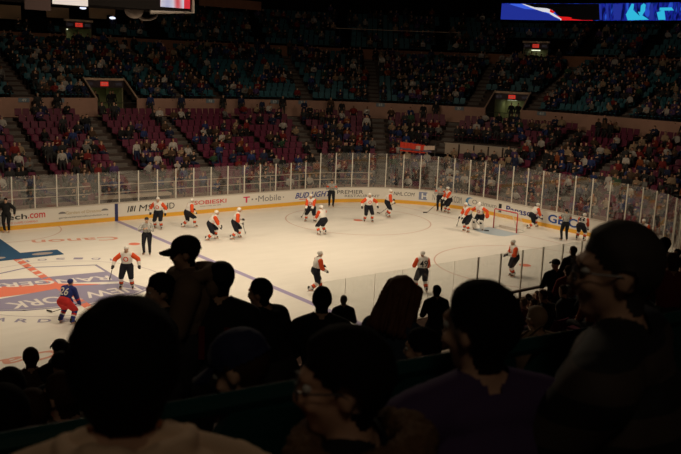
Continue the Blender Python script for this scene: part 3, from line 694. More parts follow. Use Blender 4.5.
ME_SM = joined_seat(M_MAROON, M_SEATMETAL); ME_ST = joined_seat(M_TEAL, M_SEATMETAL)
def simple_seat():
    vs = [(-.23, 0, .42), (.23, 0, .42), (.23, .42, .42), (-.23, .42, .42), (-.23, 0, .36), (.23, 0, .36), (.23, .42, .36), (-.23, .42, .36),
          (-.23, -.03, .42), (.23, -.03, .42), (.21, -.11, .85), (-.21, -.11, .85), (-.23, -.08, .42), (.23, -.08, .42), (.21, -.15, .85), (-.21, -.15, .85)]
    fs = [(0, 1, 2, 3), (4, 7, 6, 5), (3, 2, 6, 7), (0, 3, 7, 4), (1, 5, 6, 2), (8, 9, 10, 11), (12, 15, 14, 13), (11, 10, 14, 15), (8, 11, 15, 12), (9, 13, 14, 10)]
    return vs, fs
SV, SF = simple_seat(); SV = np.array(SV)
class Bulk:
    def __init__(s): s.V = []; s.F = []; s.M = []; s.n = 0
    def add(s, V, Fc, pos, ang, mi, sc_=1):
        c, sn = math.cos(ang), math.sin(ang); Q = np.array([[c, -sn, 0], [sn, c, 0], [0, 0, 1]]); s.V.append((V*sc_)@Q.T+np.array(pos)); s.F += [tuple(i+s.n for i in f) for f in Fc]
        s.M += (mi if isinstance(mi, list) else [mi]*len(Fc)); s.n += len(V)
    def build(s, name, mats, sm=False):
        me = bpy.data.meshes.new(name); me.from_pydata(np.concatenate(s.V).tolist(), [], s.F)
        for m_ in mats: me.materials.append(m_)
        me.polygons.foreach_set('material_index', s.M)
        if sm: smooth(me)
        return mesh_obj(name, me)
def seats_of(rowf, n, ais, gp, gapn, tname, vmax=480, smin=.4):
    out = []
    for k in range(n):
        d, z = rowf(k); s = smin
        while s < SEND-.4:
            st = .53/stretch(s, d+.3); blocked = any(abs(s-a) < .62/stretch(s, d) for a in ais) or (k < gapn and any(a-.5 < s < b+.5 for a, b in gp))
            if not blocked:
                p, nn = base(s); pos = rp(s, d+.46, z); pr = proj(pos+Vector((0, 0, .8))); near = s > LA+AR+EN+7 
                if -30 < pr[0] < 711 and -25 < pr[1] < vmax: out.append(dict(s=s, k=k, pos=pos, ang=math.atan2(-nn.y, -nn.x)-PI/2, pr=pr, near=near, t=tname))
            s += st
    return out
LOW = seats_of(row_lower, 13, AIS, [], 0, 'low'); TEA = seats_of(row_teal, 13, AIS_T, PORT, 4, 'teal'); UPP = seats_of(row_upper, 7, AIS_U, UPORT, 3, 'up')
LOW = [q for q in LOW if not (426 < q['pr'][0] < 520 and 6 <= q['k'] <= 8 and not q['near'])]      # room for the viewing platform
# keep near side seats only where the photograph can see them
def near_vis(q):
    u, v = q['pr'][:2]
    return (490 < u < 600 and v < 360) or (u > 640 and v < 340) or (u < 80 and v > 345)
NEAR_LOW = [q for q in LOW if q['near'] and q['pos'].y < -9]
LOW = [q for q in LOW if not (q['near'] and q['pos'].y < -9)]
NEAR_REST = []
for q in seats_of(row_lower, 13, AIS, [], 0, 'low', 3000, LA+2*AR+EN-6):      # the dark rows below the heads in front
    u, v, _ = proj(q['pos']+Vector((0, 0, 1.75)))
    if q['pos'].y < -9 and not near_vis(q) and v > 342 and u > 78: NEAR_REST.append(q)
NEAR_LOW = [q for q in NEAR_LOW if near_vis(q)]
TEA = [q for q in TEA if not (q['pos'].y < -20)]; UPP = [q for q in UPP if q['pos'].y > -20 and not (q['pr'][0] < 135 and q['pr'][1] < 24)]
def where_s(s):
    a = AIS_F
    if s < a[1]: return 'at far left'
    if s < a[2]: return 'below left exit tunnel'
    if s < a[3]: return 'right of left exit tunnel'
    if s < a[4]: return 'behind middle far boards'
    if s < a[5]: return 'behind far corner glass'
    if s < LA+AR+1: return 'above the goal'
    return 'behind end boards'
def rowword(k): return 'front rows' if k < 4 else ('middle rows' if k < 9 else 'back rows')
# occupancy
def occ(q):
    u = q['pr'][0]; k = q['k']; s = q['s']; r = rnd.random()
    cl = math.sin(s*1.7+k*2.1)+math.sin(s*.63-k*.9)+math.sin(s*3.1+k*.4)
    if q['t'] == 'low':
        if q['near']: return r < .85
        b = {0: .8, 1: .8, 2: .7, 3: .6}.get(k, .56)
        if 190 < u < 300 and k < 12: b *= .62
        if u < 190 and k > 6: b *= .6
        if u > 330: b = .72
        if k >= 10: b *= .55
        return r < b+.12*cl
    if q['t'] == 'teal':
        b = .62 if u > 330 else .6
        if 200 < u < 330: b = .45
        return r < b+.14*cl
    return r < .4+.1*cl
# ---------------------------------------------------------------- spectator prototypes
def seated_pose(i):
    a = [dict(handL=(-.15, .38, .62), handR=(.14, .38, .62)), dict(handL=(-.05, .3, .8), handR=(.1, .33, .78)), dict(handL=(-.2, .4, .6), handR=(.1, .28, 1.0)), dict(handL=(-.1, .26, .72), handR=(.12, .24, .72))][i % 4]
    return dict(s=1, hip=(0, .12, .52), lean=[.05, .2, -.05, .3][i % 4], footL=(-.13, .44, .07), footR=(.13, .44, .07), look=[(0, 1, -.1), (.4, 1, -.1), (-.4, 1, 0), (0, 1, -.2)][i % 4], detail=False, bulk=1.1, **a)
def standing_pose(i):
    return dict(s=1, hip=(0, .05, .95), lean=.03, footL=(-.12, .1, .07), footR=(.12, .05, .07), handL=(-.3, .12, .85) if i else (-.08, .25, 1.15), handR=(.3, .12, .85) if i else (.08, .25, 1.15), detail=False, bulk=1.1)
PROT = []
for i in range(6):
    fg, J = body(seated_pose(i) if i < 4 else standing_pose(i-4)); D = fg.fuse(.032, 1, .32); hc = J['head']
    cls = []
    for tg, c in zip(D['tag'], D['C']):
        if tg in ('head', 'ear', 'face', 'lip', 'neck') : cls.append('hair' if (c[2] > hc.z+.05 or c[1] < hc.y-.03) and tg != 'neck' else 'skin')
        elif tg[:4] in ('hand', 'skin'): cls.append('skin')
        elif tg[:3] in ('tor', 'upa', 'for'): cls.append('top')
        elif tg[:4] == 'shoe': cls.append('shoe')
        else: cls.append('leg')
    PROT.append((D['V'], D['F'], cls))
CN = list(CLOTH); CROWDM = [CLOTH[c] for c in CN]+SKIN+HAIR
def person_mi(cls, top, hair, skin, leg):
    mp = dict(top=CN.index(top), skin=len(CN)+skin, hair=len(CN)+3+hair, leg=CN.index(leg), shoe=0); return [mp[c] for c in cls]
VAR = {}
def person_mesh(pi, top, hair, skin):
    key = (pi, top, hair, skin)
    if key not in VAR:
        V, Fc, cls = PROT[pi]; mt = [CLOTH[top], SKIN[skin], HAIR[hair], CLOTH['charcoal'], CLOTH['black']]; mp = dict(top=0, skin=1, hair=2, leg=3, shoe=4)
        me = bpy.data.meshes.new('spectator'); me.from_pydata(V.tolist(), [], Fc)
        for m_ in mt: me.materials.append(m_)
        me.polygons.foreach_set('material_index', [mp[c] for c in cls]); smooth(me); VAR[key] = me
    return VAR[key]
HN = ['black haired', 'brown haired', 'blond', 'grey haired']
def pick_look(): return rnd.choice([0, 1, 2, 3, 0, 1, 2, 3, 1, 2, 4, 5]), rnd.choice(SHIRTS), rnd.choice([0, 0, 0, 1, 1, 1, 2, 3]), rnd.choice([0, 0, 0, 0, 1, 1, 2])
people = []; 
for q in NEAR_LOW: q['occ'] = rnd.random() < .9
for L_ in (LOW, TEA, UPP):
    for q in L_: q['occ'] = occ(q)
allq = NEAR_LOW+LOW+TEA+UPP
occq = [q for q in allq if q['occ']]
def vis_score(q):
    u, v, z = q['pr']; inside = 0 < u < 681 and 0 < v < 454
    return z+(0 if inside else 500)+(60 if 560 < u < 690 and v > 215 and not q['near'] else 0)
occq.sort(key=vis_score)
NI = 262
crowd = Bulk()
for i, q in enumerate(occq):
    pi, top, hair, skin = pick_look()
    if q['near'] and q['pos'].y < -9 and q['pr'][0] < 600: pi = pi % 4
    if q['k'] == 0 and pi >= 4: pi = 1
    hs = rnd.uniform(.93, 1.05); pos = q['pos']+Vector((rnd.uniform(-.04, .04), rnd.uniform(-.04, .04), 0)); ang = q['ang']+rnd.uniform(-.35, .35)
    if i < NI:
        o = mesh_obj('spectator', person_mesh(pi, top, hair, skin), None, pos, ang); o.scale = (hs,)*3
        st = 'standing' if pi >= 4 else 'seated'
        if q['near'] and q['pos'].y < -9:
            pl = 'below near corner glass' if q['pr'][0] > 400 else 'at bottom left corner'; gp = 'spectators in the near lower stand'
        else: pl = rowword(q['k'])+' '+where_s(q['s']); gp = 'spectators in the far lower stand'
        lb = f'{HN[hair]} spectator in {top} top {st}, {pl}'
        o['label'] = lb; o['category'] = 'person'; o['group'] = gp+', '+HN[hair]+' in '+top+', '+st
    else:
        V, Fc, cls = PROT[pi]; crowd.add(V, Fc, pos, ang, person_mi(cls, top, hair, skin, rnd.choice(['navy', 'black', 'charcoal'])), hs)
for q in NEAR_REST:
    if rnd.random() < .88:
        pi, top, hair, skin = pick_look(); V, Fc, cls = PROT[pi % 4]; crowd.add(V, Fc, q['pos'], q['ang']+rnd.uniform(-.3, .3), person_mi(cls, top, hair, skin, 'black'), rnd.uniform(.93, 1.03))
o = crowd.build('crowd', CROWDM, True); props(o, label='dim crowd filling the distant rows of the arena stands', cat='crowd', kind='stuff')
# seats
for L_, me_, mt, nm, cnt in ((NEAR_LOW+LOW, ME_SM, [M_MAROON], 'maroon', 215), (TEA+UPP, ME_ST, [M_TEAL], 'teal', 74)):
    e = sorted(L_, key=lambda q: vis_score(q)+(25 if q['occ'] else 0)); bk = Bulk()
    for i, q in enumerate(e):
        if i < cnt:
            o = mesh_obj('stadium_seat', me_, None, q['pos'], q['ang'])
            if q['near'] and q['pos'].y < -9: pl = 'in the near lower stand'; gp = 'maroon seats in the near lower stand'
            elif nm == 'maroon': pl = rowword(q['k'])+' '+where_s(q['s']); gp = 'maroon seats, '+pl
            else: pl = 'above the brown parapet wall, '+where_s(q['s']); gp = 'teal seats '+pl
            ocu = 'occupied' if q['occ'] else 'empty'
            o['label'] = f'{ocu} {nm} folding seat {pl}'; o['category'] = 'seat'; o['group'] = ocu+' '+gp
        else: bk.add(SV, SF, q['pos'], q['ang'], 0)
    if nm == 'maroon':
        for q in NEAR_REST: bk.add(SV, SF, q['pos'], q['ang'], 0)
    o = bk.build(nm+'_seat_rows', mt); props(o, label=f'long rows of {nm} seats in the {"lower" if nm=="maroon" else "middle and upper"} stands', cat='seats', kind='stuff')

# ---------------------------------------------------------------- exit tunnels
M_TUN = mat('tunnel_wall', (.3, .29, .17), .7); M_EXIT = mat('exit_red', (.9, .05, .03), .5, emit=.55); M_TUBE = mat('tube_light', (.95, 1, .7), .5, emit=1.2)
M_EDGE = mat('pale_rail', (.62, .45, .33), .5); M_HDR = mat('tunnel_header', (.06, .045, .06), .6); M_SIGNT = mat('sign_text', (.5, .42, .5), .6, emit=.05)
def portal(s0, s1, d0, zf, ht, hd, label, nums, power, rails=True, depth=3.2):
    """hd: how far behind the parapet the header stands; local +y looks to the rink"""
    sm_ = (s0+s1)/2; p, n = base(sm_); c = rp(sm_, d0, zf); ang = math.atan2(-n.y, -n.x)-PI/2
    w = (rp(s1, d0, 0)-rp(s0, d0, 0)).length/2; yb = -hd-depth
    g = empty('exit_tunnel', c, ang, label=label, cat='tunnel')
    mb = MB(); mb.box((-w+.05, -hd-depth/2, ht/2), (.1, depth, ht)); mb.box((w-.05, -hd-depth/2, ht/2), (.1, depth, ht)); mb.box((0, yb, ht/2), (2*w, .1, ht)); mb.box((0, -hd-depth/2, ht-.04), (2*w, depth, .08)); mb.box((0, yb/2, .03), (2*w, -yb, .06))
    mb.build('passage', M_TUN, g)
    mb = MB(); mb.box((0, -hd+.02, ht+.2), (2*w, .16, .56)); mb.build('header', M_HDR, g)
    b = MB(); b.box((0, -hd, ht+.56), (2*w+.2, .3, .17)); b.build('lintel', M_EDGE, g)
    b = MB(); b.box((0, -hd+.13, ht+.2), (.6, .06, .32)); ex = b.build('exit_sign', M_EXIT, g)
    face_text('lettering', 'EXIT', (.22, -hd+.165, ht+.12), (-.44, 0, 0), (0, 0, .16), M_WHITE, ex)
    for t_, x_ in ((nums[0], w-.12), (nums[1], -w+.62)): face_text('header_lettering', t_, (x_, -hd+.11, ht+.1), (-.48, 0, 0), (0, 0, .2), M_SIGNT, g)
    if rails:
        for e in (-1, 1):
            b = MB(); q = [(0, .05), (1.3, .05), (ht+.6, -hd), (0, -hd)]; vs = [(e*w, y, z) for z, y in q]+[(e*(w+.1), y, z) for z, y in q]
            b.add(vs, [(0, 1, 2, 3), (7, 6, 5, 4), (0, 4, 5, 1), (1, 5, 6, 2), (2, 6, 7, 3), (3, 7, 4, 0)]); b.build('side_wall', M_CONC, g)
            b = MB(); b.tube([(e*(w+.05), .12, 1.34), (e*(w+.05), -hd, ht+.66)], .065, 8); b.build('handrail', M_EDGE, g)
        b = MB(); b.tube([(w, .05, 1.0), (-w, .05, 1.0)], .03, 6); b.tube([(w, .05, .55), (-w, .05, .55)], .02, 6); b.build('front_rail', M_SEATMETAL, g)
    b = MB(); b.box((w*.45, yb+.6, ht-.14), (.8, .3, .08)); b.build('tube_light', M_TUBE, g)
    L = bpy.data.lights.new('tunnel_light', 'AREA'); L.energy = power; L.color = (.9, 1, .55); L.size = .5; lo = bpy.data.objects.new('tunnel_light', L); COL.objects.link(lo); lo.parent = g; lo.location = (w*.45, yb+.7, ht-.22)
    return g
G1 = portal(*PORT[0], 13.9, 5.1, 2.1, 2.45, 'left exit tunnel with green lit passage and red EXIT sign in the teal stand', ('101', '102'), 4)
G2 = portal(*PORT[1], 13.9, 5.1, 2.1, 2.45, 'right exit tunnel with yellow green passage in the teal stand above the goal', ('63', '64'), 3)
G3 = portal(*UPORT[0], 25.1, 10.2, 1.6, 0.0, 'dim upper exit tunnel at top left with red EXIT sign', ('201', '202'), 2, False, 3)
G4 = portal(*UPORT[1], 25.1, 10.2, 1.6, 0.0, 'dim upper exit tunnel at top right below the video ribbon', ('301', '302'), .5, False, 3)
# people standing in the tunnels
for (s0, s1), d, zf, f, lb in [(PORT[0], 16.2, 5.17, .25, 'person in dark clothes at left side of the left exit tunnel'), (PORT[0], 16.0, 5.17, .6, 'person in dark clothes in the middle of the left exit tunnel'), (PORT[0], 16.6, 5.17, .75, 'person in dark clothes at right side of the left exit tunnel'),
                        (PORT[1], 16.4, 5.17, .5, 'left one of two dark figures in the right exit tunnel'), (PORT[1], 16.4, 5.17, .68, 'right one of two dark figures in the right exit tunnel')]:
    s = s0+(s1-s0)*f; p, n = base(s); o = mesh_obj('spectator', person_mesh(5, 'black', 0, 1), None, rp(s, d, zf), math.atan2(-n.y, -n.x)-PI/2); props(o, label=lb, cat='person')
# standing people on the cross aisle
for u, top, lb in [(57, 'black', 'person in black coat standing on the cross aisle left of the exit tunnel'), (37, 'charcoal', 'person standing on the cross aisle at the foot of the left teal aisle'), (150, 'blue', 'person in blue standing on the cross aisle right of the exit tunnel'), (181, 'navy', 'person standing on cross aisle at the teal aisle foot'),
                   (222, 'black', 'leftmost of two dark figures on cross aisle below teal seats'), (241, 'navy', 'rightmost of two dark figures on cross aisle below teal seats'), (283, 'black', 'dark figure on cross aisle before the pale wall sign'), (436, 'black', 'person in black by the parapet wall left of right tunnel'), (330, 'brown', 'person in brown on the cross aisle at middle of far side')]:
    s = s_of_px(u, 13.2, 6.2); p, n = base(s); o = mesh_obj('spectator', person_mesh(5, top, rnd.choice([0, 1, 3]), 0), None, rp(s, 13.2, 5.1), math.atan2(-n.y, -n.x)-PI/2); props(o, label=lb, cat='person')
# section signs on the parapet
M_SIGN = mat('section_sign', (.2, .27, .34), .6)
for u, t, w_ in [(24, '49', 'at far left by the first teal aisle'), (59, '50', 'left of the left exit tunnel'), (210, '52', 'by steps right of left tunnel'), (275, '53', 'left of a pair above maroon seats'), (303, '54', 'right of a pair above maroon seats'), (380, '55', 'above the middle of the far corner'), (459, '57', 'left of the right exit tunnel'), (541, '61', 'right of the right exit tunnel')]:
    s = s_of_px(u, 13.75, 6.3); p, n = base(s); c = rp(s, 13.72, 6.28); ang = math.atan2(-n.y, -n.x)-PI/2
    g = empty('section_sign', c, ang, label=f'small pale blue sign on parapet wall, {w_}', cat='sign'); b = MB(); b.box((0, 0, 0), (.75, .04, .3)); b.build('sign_plate', M_SIGN, g)
    face_text('lettering', t, (.16, .03, -.1), (-.32, 0, 0), (0, 0, .2), M_WHITE, g)

# ---------------------------------------------------------------- LED ribbon and scoreboard
def screen_mat(name, cols, strength, sc_=3, seed=0):
    m = bpy.data.materials.new(name); m.use_nodes = True; nt = m.node_tree; b = nt.nodes['Principled BSDF']; t = nt.nodes.new('ShaderNodeTexCoord'); mp = nt.nodes.new('ShaderNodeMapping'); mp.inputs['Location'].default_value = (seed, 0, 0)
    mp.inputs['Scale'].default_value = (1, 1, .35) ; n = nt.nodes.new('ShaderNodeTexNoise'); n.inputs['Scale'].default_value = sc_; n.inputs['Detail'].default_value = 1; cr = nt.nodes.new('ShaderNodeValToRGB')
    cr.color_ramp.interpolation = 'LINEAR'; e = cr.color_ramp.elements
    e[0].position = .36; e[0].color = (*cols[0], 1); e[1].position = .66; e[1].color = (*cols[-1], 1)
    for i, c in enumerate(cols[1:-1]): k = e.new(.36+.3*(i+1)/(len(cols)-1)); k.color = (*c, 1)
    nt.links.new(t.outputs['Object'], mp.inputs[0]); nt.links.new(mp.outputs[0], n.inputs['Vector']); nt.links.new(n.outputs['Fac'], cr.inputs['Fac']); nt.links.new(cr.outputs[0], b.inputs['Emission Color']); b.inputs['Emission Strength'].default_value = strength; b.inputs['Base Color'].default_value = (0, 0, 0, 1)
    return m
DL, Z0, Z1 = 29.0, 14.62, 16.2
sA = s_of_px(500.5, DL, 15.4); sB = sA+16
lr = empty('video_ribbon', rp(sA, DL, Z0), label='long blue glowing video ribbon board at top right', cat='screen')
def rib_local(mb, s0, s1, sec, close=True):
    ribbon(mb, s0, s1, sec, 0, close)
c = rp(sA, DL, Z0)
mb = MB(); ribbon(mb, sA-.1, sB, [(DL, Z0-.08), (DL, Z1+.08), (DL+.3, Z1+.08), (DL+.3, Z0-.08)]); mb.v = [tuple(Vector(v)-c) for v in mb.v]; mb.build('casing', M_DARK, lr)
M_LB = screen_mat('led_blue', [(.0, .002, .06), (.01, .02, .35), (.0, .01, .12), (.02, .08, .6)], .9, 2.2)
mb = MB(); ribbon(mb, sA, sB, [(DL-.03, Z0), (DL-.03, Z1)], close=False); mb.v = [tuple(Vector(v)-c) for v in mb.v]; mb.build('display', M_LB, lr)
def led_shape(name, pts, m, off=-.05):
    # pts given as (fraction along photo pixels 501..681, fraction up)
    mb = MB(); vs = []
    for u, f in pts: s = s_of_px(u, DL, Z0+(Z1-Z0)*f, sA-1, sB); vs.append(rp(s, DL+off, Z0+(Z1-Z0)*f)-c)
    mb.add(vs, [tuple(range(len(vs)))]); return mb.build(name, m, lr)
E_B = mat('led_sky_blue', (.05, .13, .8), .5, emit=.9); E_W = mat('led_white', (.8, .8, .85), .5, emit=.85); E_R = mat('led_red', (.75, .01, .01), .5, emit=.9); E_C = mat('led_cyan', (.03, .5, .75), .5, emit=.95); E_K = mat('led_black', (.004, .004, .02), .5)
E_DB = mat('led_deep_blue', (.02, .04, .4), .5, emit=.7)
led_shape('picture_mountain', [(501, .0), (501.5, .97), (522, .97), (532, .75), (545, .6), (563, 0)], E_DB)
led_shape('picture_slope', [(516, .0), (508, .97), (522, .97), (535, .7), (548, .55), (562, 0)], E_B, -.06)
led_shape('picture_black', [(523, .98), (533, .76), (545, .7), (552, .6), (563, .02), (600, .02), (600, .98)], E_K, -.055)
led_shape('picture_snow', [(521, .97), (527, .94), (534, .76), (544, .82), (549, .68), (553, .6), (552, .45), (562, .1), (564, .0), (559, .0), (548, .42), (542, .5), (535, .62), (528, .8)], E_W, -.07)
led_shape('picture_red', [(556, .3), (562, .22), (572, .2), (582, .12), (592, .06), (592, .0), (562, .0), (560, .06)], E_R, -.07)
led_shape('picture_red_peak', [(551, .66), (555, .5), (553, .42), (549, .55)], E_R, -.075)
led_shape('picture_figure', [(564.5, .35), (565, .8), (569, .95), (573, .8), (573, .35)], E_DB, -.07)
for u in (566.5, 571): led_shape('picture_detail', [(u-.6, .4), (u-.6, .75), (u+.4, .75), (u+.4, .4)], E_B, -.08)
led_shape('picture_cyan_figure', [(629, .02), (627, .35), (630, .65), (631, .97), (634, .95), (633, .6), (639, .25), (637, .5), (641, .5), (640, .85), (644, .98), (647, .9), (645, .55), (643, .3), (648, .05)], E_C, -.07)
led_shape('picture_bar', [(659, .55), (659, .72), (673, .72), (673, .55)], E_C, -.07)
led_shape('picture_block', [(658, .04), (658, .45), (665, .6), (666, .04)], E_C, -.075)
for u0, u1 in [(600, 602), (606, 609), (614, 622), (650, 653)]: led_shape('picture_pillar', [(u0, .05), (u0, .95), (u1, .95), (u1, .05)], E_DB, -.06)

sb = empty('scoreboard', (0, 0, 12), label='centre hung scoreboard with lit screens at the top left edge', cat='scoreboard')
def q_on(u, v, y): return at_y(u, v, y)
YF = -3.0
bl = q_on(40, -1.5, YF); br = q_on(192, 10.5, YF)
zb = q_on(175, 11.5, YF).z; xr = q_on(192.5, 10, YF).x
o0 = Vector((0, 0, 12))
mb = MB(); P = [(-xr+0, YF), (xr, YF), (xr, YF+1.8), (-xr, YF+1.8)]; zb = q_on(60, 2.5, YF).z
slab(mb, P, zb-12, zb+6-12); mb.build('housing', M_DARK, sb)
mb = MB(); mb.tube([q_on(150, 12, YF-.05)-o0, Vector((xr, YF-.05, zb))-o0, Vector((xr, YF-.05, zb+5))-o0], .07, 8); mb.build('silver_frame', mat('frame_silver', (.2, .18, .17), .4), sb)
M_S1 = mat('screen_cream', (.95, .8, .68), .5, emit=.8); M_S2 = screen_mat('screen_video', [(.05, .1, .5), (.5, .5, .7), (.7, .65, .75), (.7, .02, .03)], .8, 1.2, 2)
def scr(name, u0, v0, u1, v1, m, off=.06):
    a = q_on(u0, v1, YF-off)-o0; b_ = q_on(u1, v1, YF-off)-o0; zt = q_on((u0+u1)/2, v0, YF-off).z-12; zl = (a.z+b_.z)/2
    b = MB(); b.box(((a.x+b_.x)/2, YF-off/2-.0, (zl+zt)/2), (abs(b_.x-a.x), off, zt-zl)); return b.build(name, m, sb)
scr('message_screen', 53, -40, 88, 5, M_S1); scr('video_screen', 161, -40, 184, 7.5, M_S2, .06); scr('video_screen_edge', 184.3, -40, 190, 8.5, mat('screen_red', (.85, .03, .05), .5, emit=.7), .06)
scr('banner_panel', 25, -20, 51, 10, mat('dark_banner', (.05, .03, .03), .7), .1)
# hoop like fittings below the scoreboard
M_FIT = mat('fitting_pale', (.2, .16, .14), .5)
lm = empty('hanging_lamp', q_on(142, 12, -2.0), label='pale lamp fittings hanging below the scoreboard', cat='lamp')
mb = MB(); c = q_on(142, 12, -2.0)
mb.ell(q_on(134, 10, -2.0)-c, (.38, .3, .32)); mb.build('lamp_housing', M_FIT, lm, sm=True)
mb = MB(); mb.tube([q_on(u, v, -2.0)-c for u, v in [(136, 14), (143, 19), (150, 19), (155, 17), (157, 12)]], .07, 8); mb.tube([q_on(153, 12, -2.0)-c, q_on(159, 12, -2.0)-c], .08, 8); mb.tube([q_on(134, 9, -2)-c, q_on(134, -6, -2)-c], .03, 6); mb.build('lamp_bracket', M_FIT, lm, sm=True)
# small bright spot lamps and beige boxes of the press level
for u, v, nm in [(83, 8, 'left'), (112.5, 18, 'right')]:
    p = q_on(u, v, 39.3); g = empty('spot_lamp', p, label=f'small bright blue white spot lamp at top left, {nm} one of two', cat='lamp'); b = MB(); b.ell((0, 0, 0), (.3, .12, .12)); b.build('bulb', mat('spot_glow', (.75, .8, 1), .5, emit=1.2), g); b = MB(); b.box((0, .25, .05), (.7, .4, .35)); b.build('housing', M_DARK, g)
M_PRS = mat('press_panel', (.40, .27, .17), .8, noise=.1)
for u0, u1, v0, v1, lb in [(-4, 21, 5, 19, 'beige wall panel at the top left corner'), (46.5, 69, 7.5, 18, 'beige wall panel between dark banner and spot lamp'), (89, 115, 4, 19, 'beige wall panel right of the left spot lamp'), (199, 261, -1, 8, 'brown wall panel at the top edge right of the scoreboard')]:
    a = q_on(u0, v1, 40); b_ = q_on(u1, v1, 40); zt = q_on((u0+u1)/2, v0, 40).z; c = (a+b_)/2
    g = MB(); g.box((0, 0, 0), (b_.x-a.x, .1, zt-c.z)); o = g.build('press_box_panel', M_PRS if u0 < 190 else M_WALLP2, None, (c.x, 40, (zt+c.z)/2)); props(o, label=lb, cat='wall panel')
# handrail of the upper stand with pale line
rr = MB(); ribbon(rr, s_of_px(335, 27, 13), s_of_px(460, 27, 13), [(27, 13.1), (27, 13.16), (27.06, 13.16), (27.06, 13.1)]); c = rp(s_of_px(335, 27, 13), 27, 13.1)
g = empty('rail', c, label='thin pale rail across the dark upper stand', cat='rail'); rr.v = [tuple(Vector(v)-c) for v in rr.v]; rr.build('rail_bar', M_EDGE, g)
b = MB()
for u in (340, 400, 455): q = rp(s_of_px(u, 27, 13), 27.03, 13.1)-c; b.box((q.x, q.y, -.9), (.05, .05, 1.8))
b.build('rail_posts', M_SEATMETAL, g)

# ---------------------------------------------------------------- far side extras: rinkside ledge, rails, platform, banner
def curved_obj(nm, parts, label, cat):
    c = parts[0][1]; g = empty(nm, c, label=label, cat=cat)
    for pn, _, secs, m_ in parts:
        mb = MB()
        for s0, s1, sec in secs: ribbon(mb, s0, s1, sec)
        mb.v = [tuple(Vector(v)-c) for v in mb.v]; mb.build(pn, m_, g)
    return g
sL, sR = s_of_px(96, .9, 1.2), s_of_px(169, .9, 1.2)
curved_obj('scorer_table', [('table_top', rp(sL, .9, .25), [(sL, sR, [(.5, 1.22), (.5, 1.38), (1.1, 1.38), (1.1, 1.22)])], mat('ledge_pale', (.45, .36, .3), .6)), ('table_front', None, [(sL+.1, sR-.1, [(.55, .26), (.55, 1.22), (.6, 1.22), (.6, .26)])], M_CONC)], 'long pale ledge table behind the far glass left of centre', 'table')
M_RAIL2 = mat('rinkside_rail', (.42, .33, .27), .5)
for a, b_, lb in [(-10, 90, 'pale double rail behind the far glass at left'), (100, 372, 'long pale double rail behind the far glass')]:
    s0, s1 = s_of_px(a, 1.3, 1.7), s_of_px(b_, 1.3, 1.7); posts = []; s = s0
    while s < s1: posts.append((s, s+.05, [(1.28, .26), (1.28, 1.95), (1.33, 1.95), (1.33, .26)])); s += 2.4
    curved_obj('rinkside_rail', [('rail_bar', rp(s0, 1.3, .25), [(s0, s1, [(1.28, z), (1.28, z+.05), (1.33, z+.05), (1.33, z)]) for z in (1.45, 1.92)], M_RAIL2), ('rail_post', None, posts, M_RAIL2)], lb, 'rail')
S3 = LA+AR+EN; sa, sb_ = s_of_px(553, 1.3, 1.85, S3, STOT), s_of_px(500, 1.3, 1.85, S3, STOT); posts = []; s = sa
while s < sb_: posts.append((s, s+.06, [(1.27, .26), (1.27, 1.85), (1.34, 1.85), (1.34, .26)])); s += 1.8
curved_obj('rinkside_rail', [('rail_bar', rp(sa, 1.3, .25), [(sa, sb_, [(1.26, 1.8), (1.26, 1.88), (1.36, 1.88), (1.36, 1.8)])], mat('rail_dark', (.1, .08, .07), .5)), ('rail_post', None, posts, mat('rail_dark', (.1, .08, .07), .5))], 'dark handrail behind the near corner glass above the crowd', 'rail')
# viewing platform above the goal corner
s0, s1 = s_of_px(444, 6.6, 3.6), s_of_px(517, 6.6, 3.6); zp = row_lower(7)[1]-.15
pan = []; s = s0; dl = (s1-s0)/5
for i in range(5): pan.append((s0+i*dl+.04, s0+(i+1)*dl-.04, [(6.55, zp+.12), (6.55, zp+.95), (6.6, zp+.95), (6.6, zp+.12)]))
curved_obj('viewing_platform', [('deck', rp(s0, 6.6, zp), [(s_of_px(426, 6.6, 3.6), s1, [(6.4, zp-.45), (6.4, zp+.02), (9.2, zp+.02), (9.2, zp-.45)])], M_DARK), ('rail_panel', None, pan, mat('platform_panel', (.40, .32, .26), .6)), ('top_rail', None, [(s0, s1, [(6.53, zp+.95), (6.53, zp+1.0), (6.62, zp+1.0), (6.62, zp+.95)])], mat('platform_rail', (.4, .35, .3), .5))], 'raised viewing platform with pale rail panels above the goal', 'platform')
# banner
s0, s1 = s_of_px(399, 1.5, 3.0), s_of_px(434, 1.5, 3.0)
c = rp(s0, 1.55, 1.0); g = empty('banner', c, label='red and cream striped banner hung behind the curved corner glass', cat='banner')
def wavy(f0, f1, zt0, zt1, hb):
    mb = MB(); vs = []; n = 16
    for i in range(n+1):
        f = f0+(f1-f0)*i/n; s = s0+(s1-s0)*f; zt = zt0+(zt1-zt0)*i/n; dd = 1.55+.06*math.sin(i*1.3); t_ = [rp(s, dd, zt)-c, rp(s, dd, zt-hb)-c, rp(s, dd+.02, zt-hb)-c, rp(s, dd+.02, zt)-c]; vs += t_
    fs = []
    for i in range(n):
        for k in range(4): a = i*4+k; b_ = i*4+(k+1) % 4; fs.append((a, b_, b_+4, a+4))
    mb.add(vs, fs); return mb
wavy(0, .72, 4.25, 4.1, .42).build('red_cloth', mat('banner_red', (.5, .04, .02), .8), g); wavy(0, .72, 3.68, 3.6, .1).build('red_hem', mat('banner_red', (.5, .04, .02), .8), g); wavy(.0, .9, 3.84, 3.72, .12).build('stripe_cloth', mat('banner_blue', (.12, .1, .16), .8), g); wavy(.45, 1.0, 4.0, 4.1, .3).build('cream_cloth', mat('banner_cream', (.5, .38, .32), .8), g)
b = MB(); 
for s in (s0, s1): q = rp(s, 1.6, 0)-c; b.box((q.x, q.y, 1.2), (.05, .05, 4.2))
b.build('banner_pole', M_SEATMETAL, g)

